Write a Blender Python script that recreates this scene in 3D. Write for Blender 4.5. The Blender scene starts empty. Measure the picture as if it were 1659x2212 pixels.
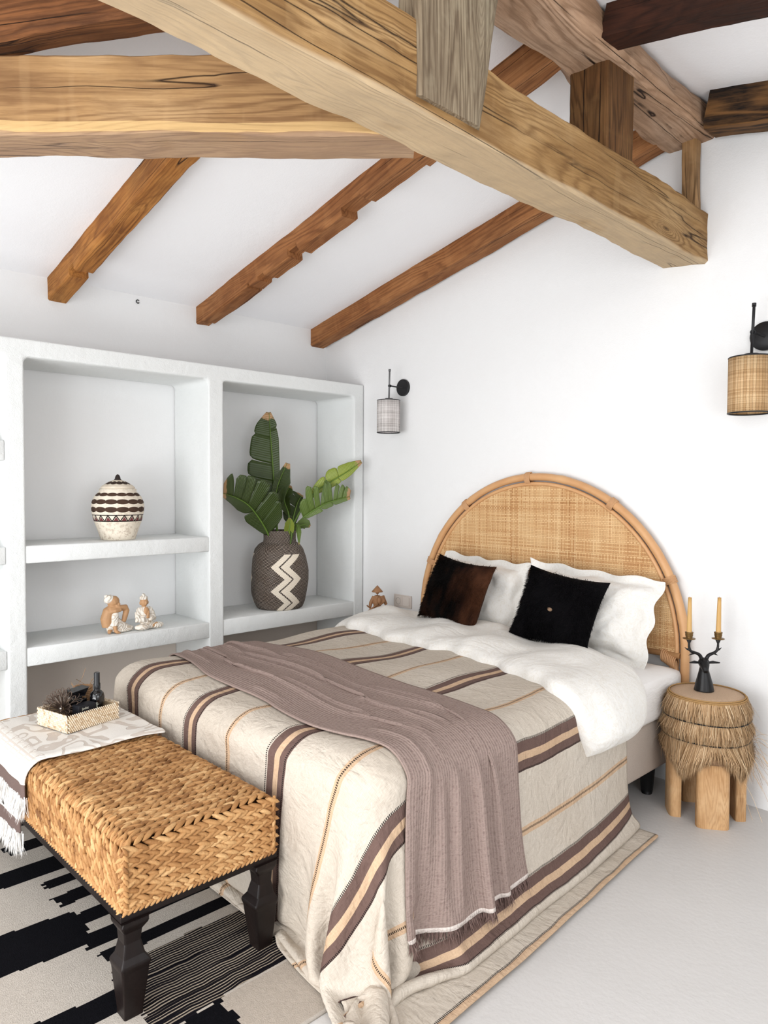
import bpy, bmesh, math, random
import numpy as np
from mathutils import Vector, Matrix, noise
from mathutils.bvhtree import BVHTree

SC = bpy.context.scene
COL = SC.collection
R = math.radians
rng = np.random.default_rng(7)
random.seed(7)

# ------------------------------------------------------------------ camera
YAW, PITCH, ROLL, FPX = -0.80543638, -0.03397962, 0.00476077, 1556.93
cam_d = bpy.data.cameras.new('camera')
cam = bpy.data.objects.new('camera', cam_d)
COL.objects.link(cam)
fwd = Vector((math.sin(YAW)*math.cos(PITCH), math.cos(YAW)*math.cos(PITCH), math.sin(PITCH)))
rgt = Vector((math.cos(YAW), -math.sin(YAW), 0))
upv = rgt.cross(fwd)
r2 = rgt*math.cos(ROLL)+upv*math.sin(ROLL)
u2 = -rgt*math.sin(ROLL)+upv*math.cos(ROLL)
cam.matrix_world = Matrix(((r2.x, u2.x, -fwd.x, 0), (r2.y, u2.y, -fwd.y, 0), (r2.z, u2.z, -fwd.z, 1.35), (0, 0, 0, 1)))
cam_d.sensor_fit = 'HORIZONTAL'
cam_d.sensor_width = 36
cam_d.lens = 36*FPX/1659
cam_d.clip_start = 0.02
SC.camera = cam

# ------------------------------------------------------------------ world and light
w = bpy.data.worlds.new('daylight'); SC.world = w; w.use_nodes = True
bg = w.node_tree.nodes['Background']
bg.inputs[0].default_value = (0.93, 0.96, 1.0, 1); bg.inputs[1].default_value = 1.0


def area(name, loc, rot, sx, sy, power, col):
    l = bpy.data.lights.new(name, 'AREA'); l.shape = 'RECTANGLE'; l.size = sx; l.size_y = sy
    l.energy = power; l.color = col
    o = bpy.data.objects.new(name, l); COL.objects.link(o); o.location = loc; o.rotation_euler = rot
    return o


# daylight entering through the glazed doors behind the camera and the window in the right wall
area('door_daylight', (-1.45, -1.75, 1.20), (R(92), 0, 0), 3.2, 2.3, 128, (0.975, 0.99, 1.0))
area('window_daylight', (1.52, 0.6, 1.3), (R(96), 0, R(90)), 2.4, 1.7, 52, (0.96, 0.985, 1.0))
# added fill lamp outside the doors, aimed up to brighten the ceiling
area('ceiling_fill', (-1.25, -1.25, 0.2), (R(138), 0, 0), 3.0, 0.9, 78, (0.99, 0.995, 1.0))

# added fill lamp under the near slope to brighten the bed top; no opening
area('bed_top_fill', (-0.75, -0.30, 2.50), (R(18), R(16), 0), 0.9, 0.7, 15, (0.97, 0.99, 1.0))

SC.view_settings.view_transform = 'Standard'
SC.view_settings.look = 'None'
SC.view_settings.exposure = -0.27
SC.view_settings.gamma = 1
SC.view_settings.use_curve_mapping = False


# ------------------------------------------------------------------ node helpers
def lin(c):
    if isinstance(c, str):
        c = [int(c[i:i+2], 16)/255 for i in (0, 2, 4)]
    return tuple((x/12.92 if x <= 0.04045 else ((x+0.055)/1.055)**2.4) for x in c)+(1.0,)


class NT:
    def __init__(s, name, rough=0.7, spec=0.3):
        s.m = bpy.data.materials.new(name); s.m.use_nodes = True
        s.t = s.m.node_tree; s.b = s.t.nodes['Principled BSDF']
        s.b.inputs['Roughness'].default_value = rough
        s.b.inputs['Specular IOR Level'].default_value = spec
        s._tc = None

    def put(s, sock, v):
        if isinstance(v, bpy.types.NodeSocket): s.t.links.new(v, sock)
        elif v is not None: sock.default_value = v

    def n(s, typ, ins=(), **kw):
        o = s.t.nodes.new('ShaderNode'+typ)
        for k, v in kw.items(): setattr(o, k, v)
        it = ins.items() if isinstance(ins, dict) else enumerate(ins)
        for k, v in it: s.put(o.inputs[k], v)
        return o

    def tc(s, k='Object'):
        if s._tc is None: s._tc = s.t.nodes.new('ShaderNodeTexCoord')
        return s._tc.outputs[k]

    def map(s, vec, scale=(1, 1, 1), loc=(0, 0, 0), rot=(0, 0, 0)):
        return s.n('Mapping', {0: vec, 'Scale': scale, 'Location': loc, 'Rotation': rot}).outputs[0]

    def noise(s, vec, scale=5, detail=2, rough=0.5, dist=0.0):
        return s.n('TexNoise', {'Vector': vec, 'Scale': scale, 'Detail': detail, 'Roughness': rough, 'Distortion': dist}).outputs[0]

    def M(s, op, a, b=None, c=None):
        return s.n('Math', [x for x in (a, b, c) if x is not None], operation=op).outputs[0]

    def ramp(s, f, stops, interp='LINEAR'):
        o = s.n('ValToRGB', [f]); r = o.color_ramp; r.interpolation = interp
        while len(r.elements) < len(stops): r.elements.new(0.5)
        for e, (p, c) in zip(r.elements, stops):
            e.position = p; e.color = lin(c) if isinstance(c, (str, tuple, list)) else (c, c, c, 1)
        return o.outputs[0]

    def mix(s, f, a, b, bt='MIX'):
        o = s.n('Mix', data_type='RGBA', blend_type=bt)
        s.put(o.inputs[0], f); s.put(o.inputs[6], lin(a) if isinstance(a, str) else a); s.put(o.inputs[7], lin(b) if isinstance(b, str) else b)
        return o.outputs[2]

    def xyz(s, v):
        o = s.n('SeparateXYZ', [v]).outputs; return o[0], o[1], o[2]

    def col(s, c): s.put(s.b.inputs['Base Color'], lin(c) if isinstance(c, str) else c); return s

    def bump(s, h, dist=0.002, st=1.0):
        b = s.n('Bump', {'Height': h, 'Distance': dist, 'Strength': st})
        prev = s.b.inputs['Normal']
        if prev.is_linked: s.t.links.new(prev.links[0].from_socket, b.inputs['Normal'])
        s.t.links.new(b.outputs[0], prev); return s


def plain(name, c, rough=0.6, spec=0.3, metal=0, var=0.0, nscale=60, bump=0.0):
    m = NT(name, rough, spec); m.b.inputs['Metallic'].default_value = metal
    n = m.noise(m.tc(), nscale, 3)
    c0 = lin(c) if isinstance(c, str) else c
    a = tuple(x*(1-var) for x in c0[:3])+(1,); b = tuple(min(1, x*(1+var)) for x in c0[:3])+(1,)
    m.col(m.mix(n, a, b))
    if bump: m.bump(n, bump)
    return m.m


def plaster(name, c, s=1.0, bumpd=0.004):
    m = NT(name, 0.85, 0.15)
    v = m.tc()
    m.col(m.mix(m.noise(v, 2.2, 3), c, tuple(x*0.965 for x in lin(c)[:3])+(1,)))
    m.bump(m.noise(v, 9*s, 3, 0.6), bumpd*1.2, 0.6)
    m.bump(m.noise(v, 150*s, 2, 0.6), bumpd*0.35, 0.5)
    return m.m


def wood(name, cols, seed=0.0, ring=16.0, crack=1.0, fine=0.5, rough=0.75, bump=0.004, sc=1.0, knots=1.0, under=None, tilt=0.0):
    """aged timber, grain along local X"""
    m = NT(name, rough, 0.22)
    v = m.map(m.tc(), (sc, sc, sc), (seed*3.1, seed*1.7, seed*0.9))
    a = m.noise(m.map(v, (0.55, 5.0, 5.0)), 1.0, 2, 0.4, 0.15)
    k = m.n('TexVoronoi', {'Vector': m.map(v, (1.3, 6.5, 6.5)), 'Scale': 0.8, 'Randomness': 1.0}).outputs['Distance']
    kn = m.M('POWER', m.M('SUBTRACT', 1.0, m.M('MINIMUM', m.M('MULTIPLY', k, 3.4), 1.0)), 2.2)
    a2 = m.M('ADD', a, m.M('MULTIPLY', kn, 0.22*knots))
    jit = m.M('MULTIPLY', m.noise(m.map(v, (3, 60, 60)), 1.0, 2, 0.6), 0.035)
    rings = m.M('SINE', m.M('MULTIPLY', m.M('ADD', a2, jit), ring*1.9*6.283))
    rg = m.M('MULTIPLY_ADD', rings, 0.5, 0.5)
    rg = m.M('MULTIPLY', m.M('POWER', rg, 2.6), m.ramp(m.noise(m.map(v, (1.3, 6, 6)), 1.4, 2), [(0.35, 0.25), (0.65, 1.0)]))
    fn = m.noise(m.map(v, (2.2, 95, 95)), 1.0, 4, 0.75)
    patch = m.noise(m.map(v, (1.6, 4, 4)), 1.3, 3, 0.6)
    patch2 = m.noise(m.map(v, (5, 12, 12)), 1.0, 4, 0.65)
    base = m.ramp(patch, [(0.28, cols[0]), (0.5, cols[1]), (0.72, cols[2])])
    base = m.mix(m.M('MULTIPLY', m.ramp(patch2, [(0.45, 0.0), (0.75, 1.0)]), 0.45), base, cols[3])
    d = m.mix(m.M('MULTIPLY', rg, 0.72), base, cols[3])
    d = m.mix(m.M('MULTIPLY', m.ramp(fn, [(0.42, 0.0), (0.66, 1.0)]), fine), d, cols[3])
    core = m.ramp(kn, [(0.70, 0.0), (0.90, 1.0)])
    d = m.mix(m.M('MULTIPLY', core, 0.85*knots), d, cols[4])
    cn = m.noise(m.map(v, (0.35, 11, 11)), 1.0, 2, 0.4)
    cr = m.M('ABSOLUTE', m.M('SUBTRACT', cn, 0.5))
    cm = m.ramp(m.noise(m.map(v, (1.1, 3, 3)), 1.2, 1), [(0.47, 0.0), (0.56, 1.0)])
    line = m.M('MULTIPLY', m.ramp(cr, [(0.0, 1.0), (0.006, 0.0)]), m.M('MULTIPLY', cm, crack))
    d = m.mix(line, d, cols[4])
    hw = m.noise(m.map(v, (16, 16, 2.5), rot=(0, 0, 0.6)), 1.0, 2, 0.5)
    d = m.mix(m.M('MULTIPLY', m.ramp(hw, [(0.58, 0.0), (0.66, 1.0)]), 0.16), d, cols[2])
    st2 = m.noise(m.map(v, (1.1, 2.2, 2.2), (3, 1, 2)), 1.7, 3, 0.55)
    d = m.mix(m.M('MULTIPLY', m.ramp(st2, [(0.52, 0.0), (0.70, 1.0)]), 0.38), d, cols[3])
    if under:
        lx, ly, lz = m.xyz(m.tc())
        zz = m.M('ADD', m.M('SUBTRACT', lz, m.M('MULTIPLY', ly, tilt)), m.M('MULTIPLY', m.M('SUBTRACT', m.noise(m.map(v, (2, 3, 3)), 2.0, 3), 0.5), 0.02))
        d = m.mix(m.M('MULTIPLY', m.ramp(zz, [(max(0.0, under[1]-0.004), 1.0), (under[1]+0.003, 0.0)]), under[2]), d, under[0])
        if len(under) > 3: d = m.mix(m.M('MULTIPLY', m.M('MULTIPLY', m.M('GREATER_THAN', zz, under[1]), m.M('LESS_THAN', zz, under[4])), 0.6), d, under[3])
    m.col(d)
    h = m.M('SUBTRACT', m.M('MULTIPLY_ADD', rg, -0.28, m.M('MULTIPLY', fn, 0.35)), m.M('MULTIPLY', line, 1.6))
    h = m.M('ADD', h, m.M('MULTIPLY', patch2, 0.7))
    m.bump(h, bump, 0.9)
    return m.m


# ------------------------------------------------------------------ mesh helpers
class MB:
    def __init__(s): s.v = []; s.f = []; s.n = 0; s.mi = []

    def add(s, v, f, mi=0):
        v = np.asarray(v, float).reshape(-1, 3)
        s.v.append(v); s.f.extend([tuple(int(i)+s.n for i in q) for q in f]); s.mi.extend([mi]*len(f)); s.n += len(v)
        return s

    def grid(s, P, cu=False, cv=False, mi=0):
        """P (n,m,3) -> quads, optionally closed along u or v"""
        n, m = P.shape[:2]; f = []
        for i in range(n if cu else n-1):
            for j in range(m if cv else m-1):
                i2, j2 = (i+1) % n, (j+1) % m
                f.append((i*m+j, i2*m+j, i2*m+j2, i*m+j2))
        return s.add(P.reshape(-1, 3), f, mi)

    def box(s, lo, hi, mi=0):
        x0, y0, z0 = lo; x1, y1, z1 = hi
        return s.add([(x0, y0, z0), (x1, y0, z0), (x1, y1, z0), (x0, y1, z0), (x0, y0, z1), (x1, y0, z1), (x1, y1, z1), (x0, y1, z1)],
                     [(0, 3, 2, 1), (4, 5, 6, 7), (0, 1, 5, 4), (1, 2, 6, 5), (2, 3, 7, 6), (3, 0, 4, 7)], mi)

    def tube(s, pts, rad, k=8, caps=True, mi=0, flat=1.0):
        pts = np.asarray(pts, float); n = len(pts)
        rad = np.broadcast_to(np.asarray(rad, float), (n,))
        T = np.gradient(pts, axis=0) if n > 2 else np.repeat((pts[-1:]-pts[:1]), n, 0)
        T = T/np.maximum(np.linalg.norm(T, axis=1, keepdims=True), 1e-9)
        ref = np.array([0, 0, 1.0]) if abs(T[0][2]) < 0.9 else np.array([1.0, 0, 0])
        out = []
        for i in range(n):
            b = ref-T[i]*np.dot(ref, T[i]); b /= max(np.linalg.norm(b), 1e-9); c = np.cross(T[i], b); ref = b
            a = np.arange(k)*2*math.pi/k
            out.append(pts[i]+rad[i]*(np.cos(a)[:, None]*b*flat+np.sin(a)[:, None]*c))
        P = np.array(out); s.grid(P, cv=True, mi=mi)
        if caps:
            base = s.n-n*k
            s.f.append(tuple(base+j for j in range(k))[::-1]); s.mi.append(mi)
            s.f.append(tuple(base+(n-1)*k+j for j in range(k))); s.mi.append(mi)
        return s

    def lathe(s, prof, c=(0, 0, 0), k=32, mi=0, wob=0):
        """prof [(r,z)...]"""
        a = np.arange(k)*2*math.pi/k
        P = np.array([[(c[0]+r*math.cos(t), c[1]+r*math.sin(t), c[2]+z) for t in a] for r, z in prof])
        s.grid(P, cv=True, mi=mi)
        base = s.n-len(prof)*k
        s.f.append(tuple(base+j for j in range(k))[::-1]); s.mi.append(mi)
        s.f.append(tuple(base+(len(prof)-1)*k+j for j in range(k))); s.mi.append(mi)
        return s

    def ell(s, c, r, rot=None, nu=12, nv=8, mi=0):
        u = np.linspace(0, 2*math.pi, nu, endpoint=False); v = np.linspace(0.001, math.pi-0.001, nv)
        P = np.stack([np.outer(np.sin(v), np.cos(u)), np.outer(np.sin(v), np.sin(u)), np.outer(np.cos(v), np.ones(nu))], -1)*np.array(r)
        if rot is not None: P = P @ np.array(rot).T
        return s.grid((P+np.array(c))[::-1], cv=True, mi=mi)

    def ribbons(s, A, B, Cc, W, mi=0):
        """many 2-segment ribbon strands: root A, mid B, tip Cc, side vectors W (N,3)"""
        N = len(A)
        V = np.stack([A-W, A+W, B-W*0.8, B+W*0.8, Cc], 1).reshape(-1, 3)
        b = np.arange(N)*5
        f = np.stack([b, b+1, b+3, b+2], 1).tolist()+[tuple(x) for x in np.stack([b+2, b+3, b+4], 1).tolist()]
        return s.add(V, f, mi)

    def obj(s, name, mats, parent=None, smooth=True, ang=None, uv=None, local=False):
        me = bpy.data.meshes.new(name)
        V = np.concatenate(s.v) if s.v else np.zeros((0, 3))
        if parent is not None and not local: V = V-np.array(root_loc(parent))
        me.from_pydata(V.tolist(), [], s.f)
        for m in (mats if isinstance(mats, (list, tuple)) else [mats]): me.materials.append(m)
        if any(s.mi): me.polygons.foreach_set('material_index', s.mi)
        if uv is not None:
            l = me.uv_layers.new(name='rest')
            idx = np.empty(len(me.loops), dtype=np.int32); me.loops.foreach_get('vertex_index', idx)
            l.data.foreach_set('uv', np.asarray(uv, float)[idx].ravel())
        if smooth: me.polygons.foreach_set('use_smooth', [True]*len(me.polygons))
        me.update()
        if ang is not None: me.set_sharp_from_angle(angle=R(ang))
        o = bpy.data.objects.new(name, me); COL.objects.link(o)
        if parent is not None: o.parent = parent
        return o


def root_loc(o):
    l = Vector((0, 0, 0))
    while o is not None: l += o.location; o = o.parent
    return l


def tag(o, label, cat, group=None, kind=None):
    if label: o['label'] = label
    if cat: o['category'] = cat
    if group: o['group'] = group
    if kind: o['kind'] = kind
    return o


def thing(name, label, cat, loc=(0, 0, 0), group=None):
    o = bpy.data.objects.new(name, None); COL.objects.link(o); o.location = loc
    o.empty_display_size = 0.1
    return tag(o, label, cat, group)


def struct(o): o['kind'] = 'structure'; return o


def bevel(o, w_=0.004, seg=2, ang=40):
    b = o.modifiers.new('bevel', 'BEVEL'); b.width = w_; b.segments = seg; b.limit_method = 'ANGLE'; b.angle_limit = R(ang)
    return o


def fbm(P, sc, seed=0, oct_=3):
    """cheap smooth pseudo noise on arrays, about -1..1"""
    r_ = np.random.default_rng(seed); out = np.zeros(P.shape[:-1]); amp = 1.0; tot = 0
    for o in range(oct_):
        for k in range(5):
            d = r_.normal(size=P.shape[-1]); d /= np.linalg.norm(d)
            out += amp*np.sin(P @ d*sc*(2**o)*(0.7+0.6*r_.random())*6.283+r_.random()*6.283)/2.2
        tot += amp; amp *= 0.5
    return out/tot


# ------------------------------------------------------------------ cloth draping (position based)
def drape(P, Lu, Lv, collide, steps=200, iters=10, bend=0.15, damp=0.985, pin=None, shear=0.5, g=9.8, dt=1/60., v0=None):
    n, m = P.shape[:2]; prev = P.copy(); pinpos = P[pin].copy() if pin is not None else None
    iu = [np.arange(o, n-1, 2) for o in (0, 1)]; iv = [np.arange(o, m-1, 2) for o in (0, 1)]
    Ld = np.sqrt(Lu[:, :-1]**2+Lv[:-1, :]**2)

    def con(A, B, L, k):
        d = B-A; ln = np.sqrt((d*d).sum(-1)); c = (0.5*k*(ln-L)/np.maximum(ln, 1e-9))[..., None]*d
        return A+c, B-c
    b4u = [np.concatenate([np.arange(o, n-2, 4), np.arange(o+1, n-2, 4)]) for o in (0, 2)]
    b4v = [np.concatenate([np.arange(o, m-2, 4), np.arange(o+1, m-2, 4)]) for o in (0, 2)]
    for st in range(steps):
        V = (P-prev)*damp; sp = np.sqrt((V*V).sum(-1, keepdims=True)); V *= np.minimum(1, 0.02/np.maximum(sp, 1e-9))
        prev = P.copy(); P = P+V; P[..., 2] -= g*dt*dt
        for it in range(iters):
            for i in iu: P[i], P[i+1] = con(P[i], P[i+1], Lu[i], 1.0)
            for j in iv: P[:, j], P[:, j+1] = con(P[:, j], P[:, j+1], Lv[:, j], 1.0)
            if it % 2 == 0 and shear:
                for i in iu:
                    a, b = con(P[i][:, :-1], P[i+1][:, 1:], Ld[i], shear)
                    P[i[:, None], np.arange(m-1)[None]] = a; P[(i+1)[:, None], np.arange(1, m)[None]] = b
                    a, b = con(P[i][:, 1:], P[i+1][:, :-1], Ld[i], shear)
                    P[i[:, None], np.arange(1, m)[None]] = a; P[(i+1)[:, None], np.arange(m-1)[None]] = b
            if it % 3 == 0 and bend:
                for i in b4u: P[i], P[i+2] = con(P[i], P[i+2], Lu[i]+Lu[i+1], bend)
                for j in b4v: P[:, j], P[:, j+2] = con(P[:, j], P[:, j+2], Lv[:, j]+Lv[:, j+1], bend)
            if pin is not None: P[pin] = pinpos
            if it % 3 == 2 or it == iters-1: P = collide(P, prev, it == iters-1, st)
    return P


def sdbox(P, c, h, r):
    d = P-c; q = np.abs(d)-(np.array(h)-r); o = np.maximum(q, 0); ln = np.sqrt((o*o).sum(-1))
    dist = ln+np.minimum(q.max(-1), 0)-r
    ax = np.eye(3)[q.argmax(-1)]
    nrm = np.where((ln > 1e-7)[..., None], o/np.maximum(ln, 1e-9)[..., None], ax)*np.sign(d+1e-12)
    return dist, nrm


def push(P, prev, dist, nrm, t, mu, last):
    hit = dist < t
    P = P+np.where(hit[..., None], nrm*(t-dist)[..., None], 0)
    if last and mu:
        dv = P-prev; dn = (dv*nrm).sum(-1, keepdims=True)*nrm
        P = P-np.where(hit[..., None], (dv-dn)*mu, 0)
    return P

# ================================================================== room
WY = 3.234          # headboard wall
LX = -3.96          # left wall (back of the niches)
NY = -0.90          # wall behind the camera
RX = 1.40           # right wall
CX = -3.561         # face of the built-in shelving
PX, PZ = -1.38, 3.016
HZ = 2.435

WALL = plaster('white_plaster', 'ebebeb')
SHELFM = plaster('shelf_plaster', 'e6e8e7', 1.3, 0.009)
TAUPE = plaster('taupe_plaster', 'dfd4ca', 1.0, 0.002)
FLOORM = NT('painted_floor', 0.55, 0.35)
_v = FLOORM.tc()
FLOORM.col(FLOORM.mix(FLOORM.noise(_v, 1.6, 4), 'c6c3c0', 'd2cfcd'))
FLOORM.bump(FLOORM.noise(_v, 55, 3, 0.6), 0.0016, 0.7)
FLOORM.bump(FLOORM.noise(_v, 7, 3), 0.004, 0.4)
FLOORM = FLOORM.m

b = MB()
b.box((LX-0.2, NY-0.2, -0.1), (RX+0.2, WY+0.2, 0.0)); struct(b.obj('floor', FLOORM, smooth=False))
# gable wall behind the bed
b = MB()
pf = [(LX-0.2, WY, 0), (RX+0.2, WY, 0), (RX+0.2, WY, HZ), (PX, WY, PZ+0.02), (LX-0.2, WY, HZ)]
b.add(pf+[(x, y+0.2, z) for x, y, z in pf], [(0, 1, 2, 3, 4), (9, 8, 7, 6, 5), (0, 5, 6, 1), (1, 6, 7, 2), (2, 7, 8, 3), (3, 8, 9, 4), (4, 9, 5, 0)])
struct(b.obj('wall_back', WALL, smooth=False))
b = MB(); b.box((LX-0.2, NY-0.2, 0), (LX, WY, HZ)); struct(b.obj('wall_left', WALL, smooth=False))
# wall behind the camera with a wide glazed opening, right wall with a window opening
b = MB()
b.box((LX, NY-0.2, 0), (-3.35, NY, HZ)); b.box((-0.15, NY-0.2, 0), (RX+0.2, NY, HZ)); b.box((-3.35, NY-0.2, 2.25), (-0.15, NY, HZ))
struct(b.obj('wall_front', WALL, smooth=False))
b = MB()
b.box((RX, NY, 0), (RX+0.2, -0.6, HZ)); b.box((RX, 1.8, 0), (RX+0.2, WY, HZ)); b.box((RX, -0.6, 0), (RX+0.2, 1.8, 0.45)); b.box((RX, -0.6, 2.15), (RX+0.2, 1.8, HZ))
struct(b.obj('wall_right', WALL, smooth=False))
b = MB()
for x in (-3.33, -1.79, -1.73, -0.21): b.box((x, NY-0.12, 0.0), (x+0.04, NY-0.08, 2.23))
b.box((-3.33, NY-0.12, 2.19), (-0.17, NY-0.08, 2.23))
struct(b.obj('door_1', plain('white_frame', 'eeeeee', 0.5), smooth=False))
# hipped ceiling (left slope, right slope, near slope)
ap = (PX, 1.68, PZ)
CE = MB()
V = [(LX-0.2, NY-0.2, HZ-0.045), (RX+0.2, NY-0.2, HZ-0.042), (RX+0.2, WY+0.2, HZ-0.042), (LX-0.2, WY+0.2, HZ-0.045), ap, (PX, WY+0.2, PZ)]
V2 = [(x, y, z+0.12) for x, y, z in V]
CE.add(V+V2, [(0, 4, 5, 3), (1, 2, 5, 4), (0, 1, 4), (6, 9, 11, 10), (7, 10, 11, 8), (6, 10, 7), (0, 3, 9, 6), (1, 7, 8, 2), (0, 6, 7, 1), (3, 5, 11, 9), (5, 2, 8, 11)])
struct(CE.obj('ceiling', plaster('ceiling_plaster', 'f8f8fa', 0.8), smooth=False))

# built-in shelving: plastered wall unit with niches
SH = thing('built_in_shelving', 'white plastered built-in niche shelving along the left wall', 'shelving', (CX, 1.6, 0))
D0 = LX+0.001


def plaster_block(name, lo, hi, m=SHELFM):
    """rough plastered block: subdivided, slightly uneven"""
    bm = bmesh.new()
    bmesh.ops.create_cube(bm, size=1.0)
    for v in bm.verts:
        v.co = Vector([lo[i]+(v.co[i]+0.5)*(hi[i]-lo[i]) for i in range(3)])-Vector(root_loc(SH))
    bmesh.ops.bevel(bm, geom=bm.edges[:], offset=0.006, segments=2, affect='EDGES', profile=0.5)
    me = bpy.data.meshes.new(name); bm.to_mesh(me); bm.free(); me.materials.append(m)
    me.polygons.foreach_set('use_smooth', [True]*len(me.polygons)); me.set_sharp_from_angle(angle=R(50))
    o = bpy.data.objects.new(name, me); COL.objects.link(o); o.parent = SH
    return o


Y0 = NY+0.002
fr_b = MB()
fr_b.box((D0, Y0, 1.944), (CX, WY-0.001, 2.028))
for (a, c) in ((1.026, 1.119), (2.072, 2.165), (3.145, WY-0.001), (-0.02, 0.08)): fr_b.box((D0, a, 0.0), (CX, c, 1.98))
fo_ = fr_b.obj('plaster_frame', SHELFM, SH)
r_ = fo_.modifiers.new('r', 'REMESH'); r_.mode = 'VOXEL'; r_.voxel_size = 0.0125; r_.use_smooth_shade = True
r_ = fo_.modifiers.new('s', 'SMOOTH'); r_.iterations = 1; r_.factor = 0.4
for (a, c) in ((0.07, 1.03), (1.115, 2.076)):
    plaster_block('shelf', (D0, a, 0.988), (CX-0.002, c, 1.070))
    plaster_block('shelf', (D0, a, 0.503), (CX-0.002, c, 0.591))
plaster_block('shelf', (D0, 0.07, 1.464), (CX-0.002, 1.03, 1.556))
plaster_block('shelf', (D0, 2.16, 0.502), (CX-0.002, 3.15, 0.595))
for (a, c) in ((0.08, 1.026), (1.119, 2.072), (2.165, 3.145)):
    b = MB(); b.box((D0, a, 0.002), (LX+0.012, c, 0.503)); b.obj('lower_panel', TAUPE, SH, smooth=False)
b = MB()
b.tube([(LX+0.004, 1.852+0.009*math.cos(t), 2.40+0.009*math.sin(t)) for t in np.linspace(0.6, 5.7, 12)], 0.0028, 6)
tag(b.obj('wall_hook', plain('hook_black', '151515', 0.5)), 'tiny black open ring hook fixed high on the left wall', 'hook')

# ================================================================== timbers
TW = {
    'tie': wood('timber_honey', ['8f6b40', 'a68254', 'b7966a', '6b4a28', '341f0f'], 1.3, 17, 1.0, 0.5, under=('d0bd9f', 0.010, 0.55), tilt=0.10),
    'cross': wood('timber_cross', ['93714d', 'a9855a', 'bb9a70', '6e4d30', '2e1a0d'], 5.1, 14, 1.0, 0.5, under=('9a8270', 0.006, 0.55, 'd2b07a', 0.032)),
    'ridge': wood('timber_ridge', ['a07e62', 'b8967a', 'c4a78e', '7a5c44', '2e1c10'], 8.4, 14, 1.2, 0.45),
    'raft': wood('timber_rafter', ['8a5630', 'a06c42', 'b07c50', '5f371d', '2a160b'], 3.7, 15, 1.0, 0.45),
    'rafto': wood('timber_rafter_orange', ['905a2a', 'b0763c', 'c28a4c', '5c3316', '241208'], 6.6, 15, 1.0, 0.6),
    'king': wood('timber_grey', ['857560', '9c8c74', 'a3977f', '574635', '2a2018'], 2.2, 20, 1.6, 0.8),
    'short': wood('timber_dark_brown', ['5a3c22', '6f4c2c', '80603c', '35210f', '140c06'], 9.9, 14, 1.4, 0.6),
    'dark': wood('timber_dark', ['2c170e', '3c2014', '4c2a1a', '180c07', '070403'], 4.9, 12, 1.0, 0.5),
    'hip': wood('timber_hip', ['5f3a20', '7a4d2c', '8a5a36', '3a2112', '180d06'], 7.3, 13, 1.0, 0.5),
    'pale': wood('timber_pale', ['a07a50', 'b08a60', 'bc9a72', '5c432a', '2a1c10'], 11.2, 15, 1.4, 0.6),
    'black': wood('timber_black', ['0f0c0b', '171210', '241a14', '8a6138', '050404'], 12.4, 9, 1.0, 0.25, knots=0.5),
}


def beam(name, A, B, sec, mat, label, cat='beam', group=None, seed=0, cham=0.012, amp=0.004, notch=(), up=(0, 0, 1), dx=0.03, sub=5, waney=0.6, parent=None, taper=None, drift=0.0):
    """timber from A to B; sec = convex polygon [(y,z)..] ccw seen from +X, in the beam's own frame"""
    A = Vector(A); B = Vector(B); ex = (B-A); L = ex.length; ex.normalize()
    ey = Vector(up).cross(ex).normalized(); ez = ex.cross(ey)
    xs = set(np.linspace(0, L, max(3, int(L/dx))).round(4).tolist())
    for (x0, x1, dp) in notch: xs |= {x0-0.002, x0+0.002, x1-0.002, x1+0.002}
    xs = sorted(xs)
    sec = [np.array(p, float) for p in sec]; k = len(sec); rings = []
    cen = sum(sec)/k
    for x in xs:
        ring = []
        sc = 1.0 if taper is None else 1+(taper-1)*x/L
        for i in range(k):
            p0, p, p1 = sec[i-1], sec[i], sec[(i+1) % k]
            nz = noise.noise(Vector((x*2.3+seed*7, i*3.7, seed)))
            c = cham*max(0.15, 1+waney*2.2*nz)
            d0 = (p0-p)/np.linalg.norm(p0-p); d1 = (p1-p)/np.linalg.norm(p1-p)
            ring += [p+d0*c, p+d1*c]
            q1 = p1-d1*cham*1.3
            for t in range(1, sub): ring.append((p+d1*c)*(1-t/sub)+q1*(t/sub))
        out = []
        for q in ring:
            q = cen+(q-cen)*np.array([sc, 1.0])+np.array([drift*x, 0.0])
            z = q[1]
            for (x0, x1, dp) in notch:
                if x0 <= x <= x1 and z < cen[1]: z += dp*min(1.0, (cen[1]-z)/(cen[1]-min(s[1] for s in sec))*1.6)
            v = Vector((x, q[0], z))
            n1 = noise.noise(v*3.0+Vector((seed*5, 0, 0)))*amp*1.6+noise.noise(v*14.0+Vector((0, seed, 0)))*amp*0.7
            rr = np.array([q[0], z])-cen; rr = rr/max(np.linalg.norm(rr), 1e-6)
            out.append((x, q[0]+rr[0]*n1, z+rr[1]*n1))
        rings.append(out)
    P = np.array(rings); m = MB(); m.grid(P, cv=True)
    kk = P.shape[1]; n0 = len(P)*kk
    m.add([P[0].mean(0), P[-1].mean(0)], [])
    for j in range(kk):
        m.f.append((n0, (j+1) % kk, j)); m.mi.append(0)
        a0 = (len(P)-1)*kk; m.f.append((n0+1, a0+j, a0+(j+1) % kk)); m.mi.append(0)
    o = m.obj(name, mat, None, smooth=True, ang=32)
    bm = bmesh.new(); bm.from_mesh(o.data); bmesh.ops.recalc_face_normals(bm, faces=bm.faces[:]); bm.to_mesh(o.data); bm.free()
    o.matrix_world = Matrix.Translation(A) @ Matrix((ex, ey, ez)).transposed().to_4x4()
    if label: tag(o, label, cat, group)
    if parent: o.parent = parent
    return o


def rect(w_, h, z0=0.0): return [(-w_/2, z0), (w_/2, z0), (w_/2, z0+h), (-w_/2, z0+h)]


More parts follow.
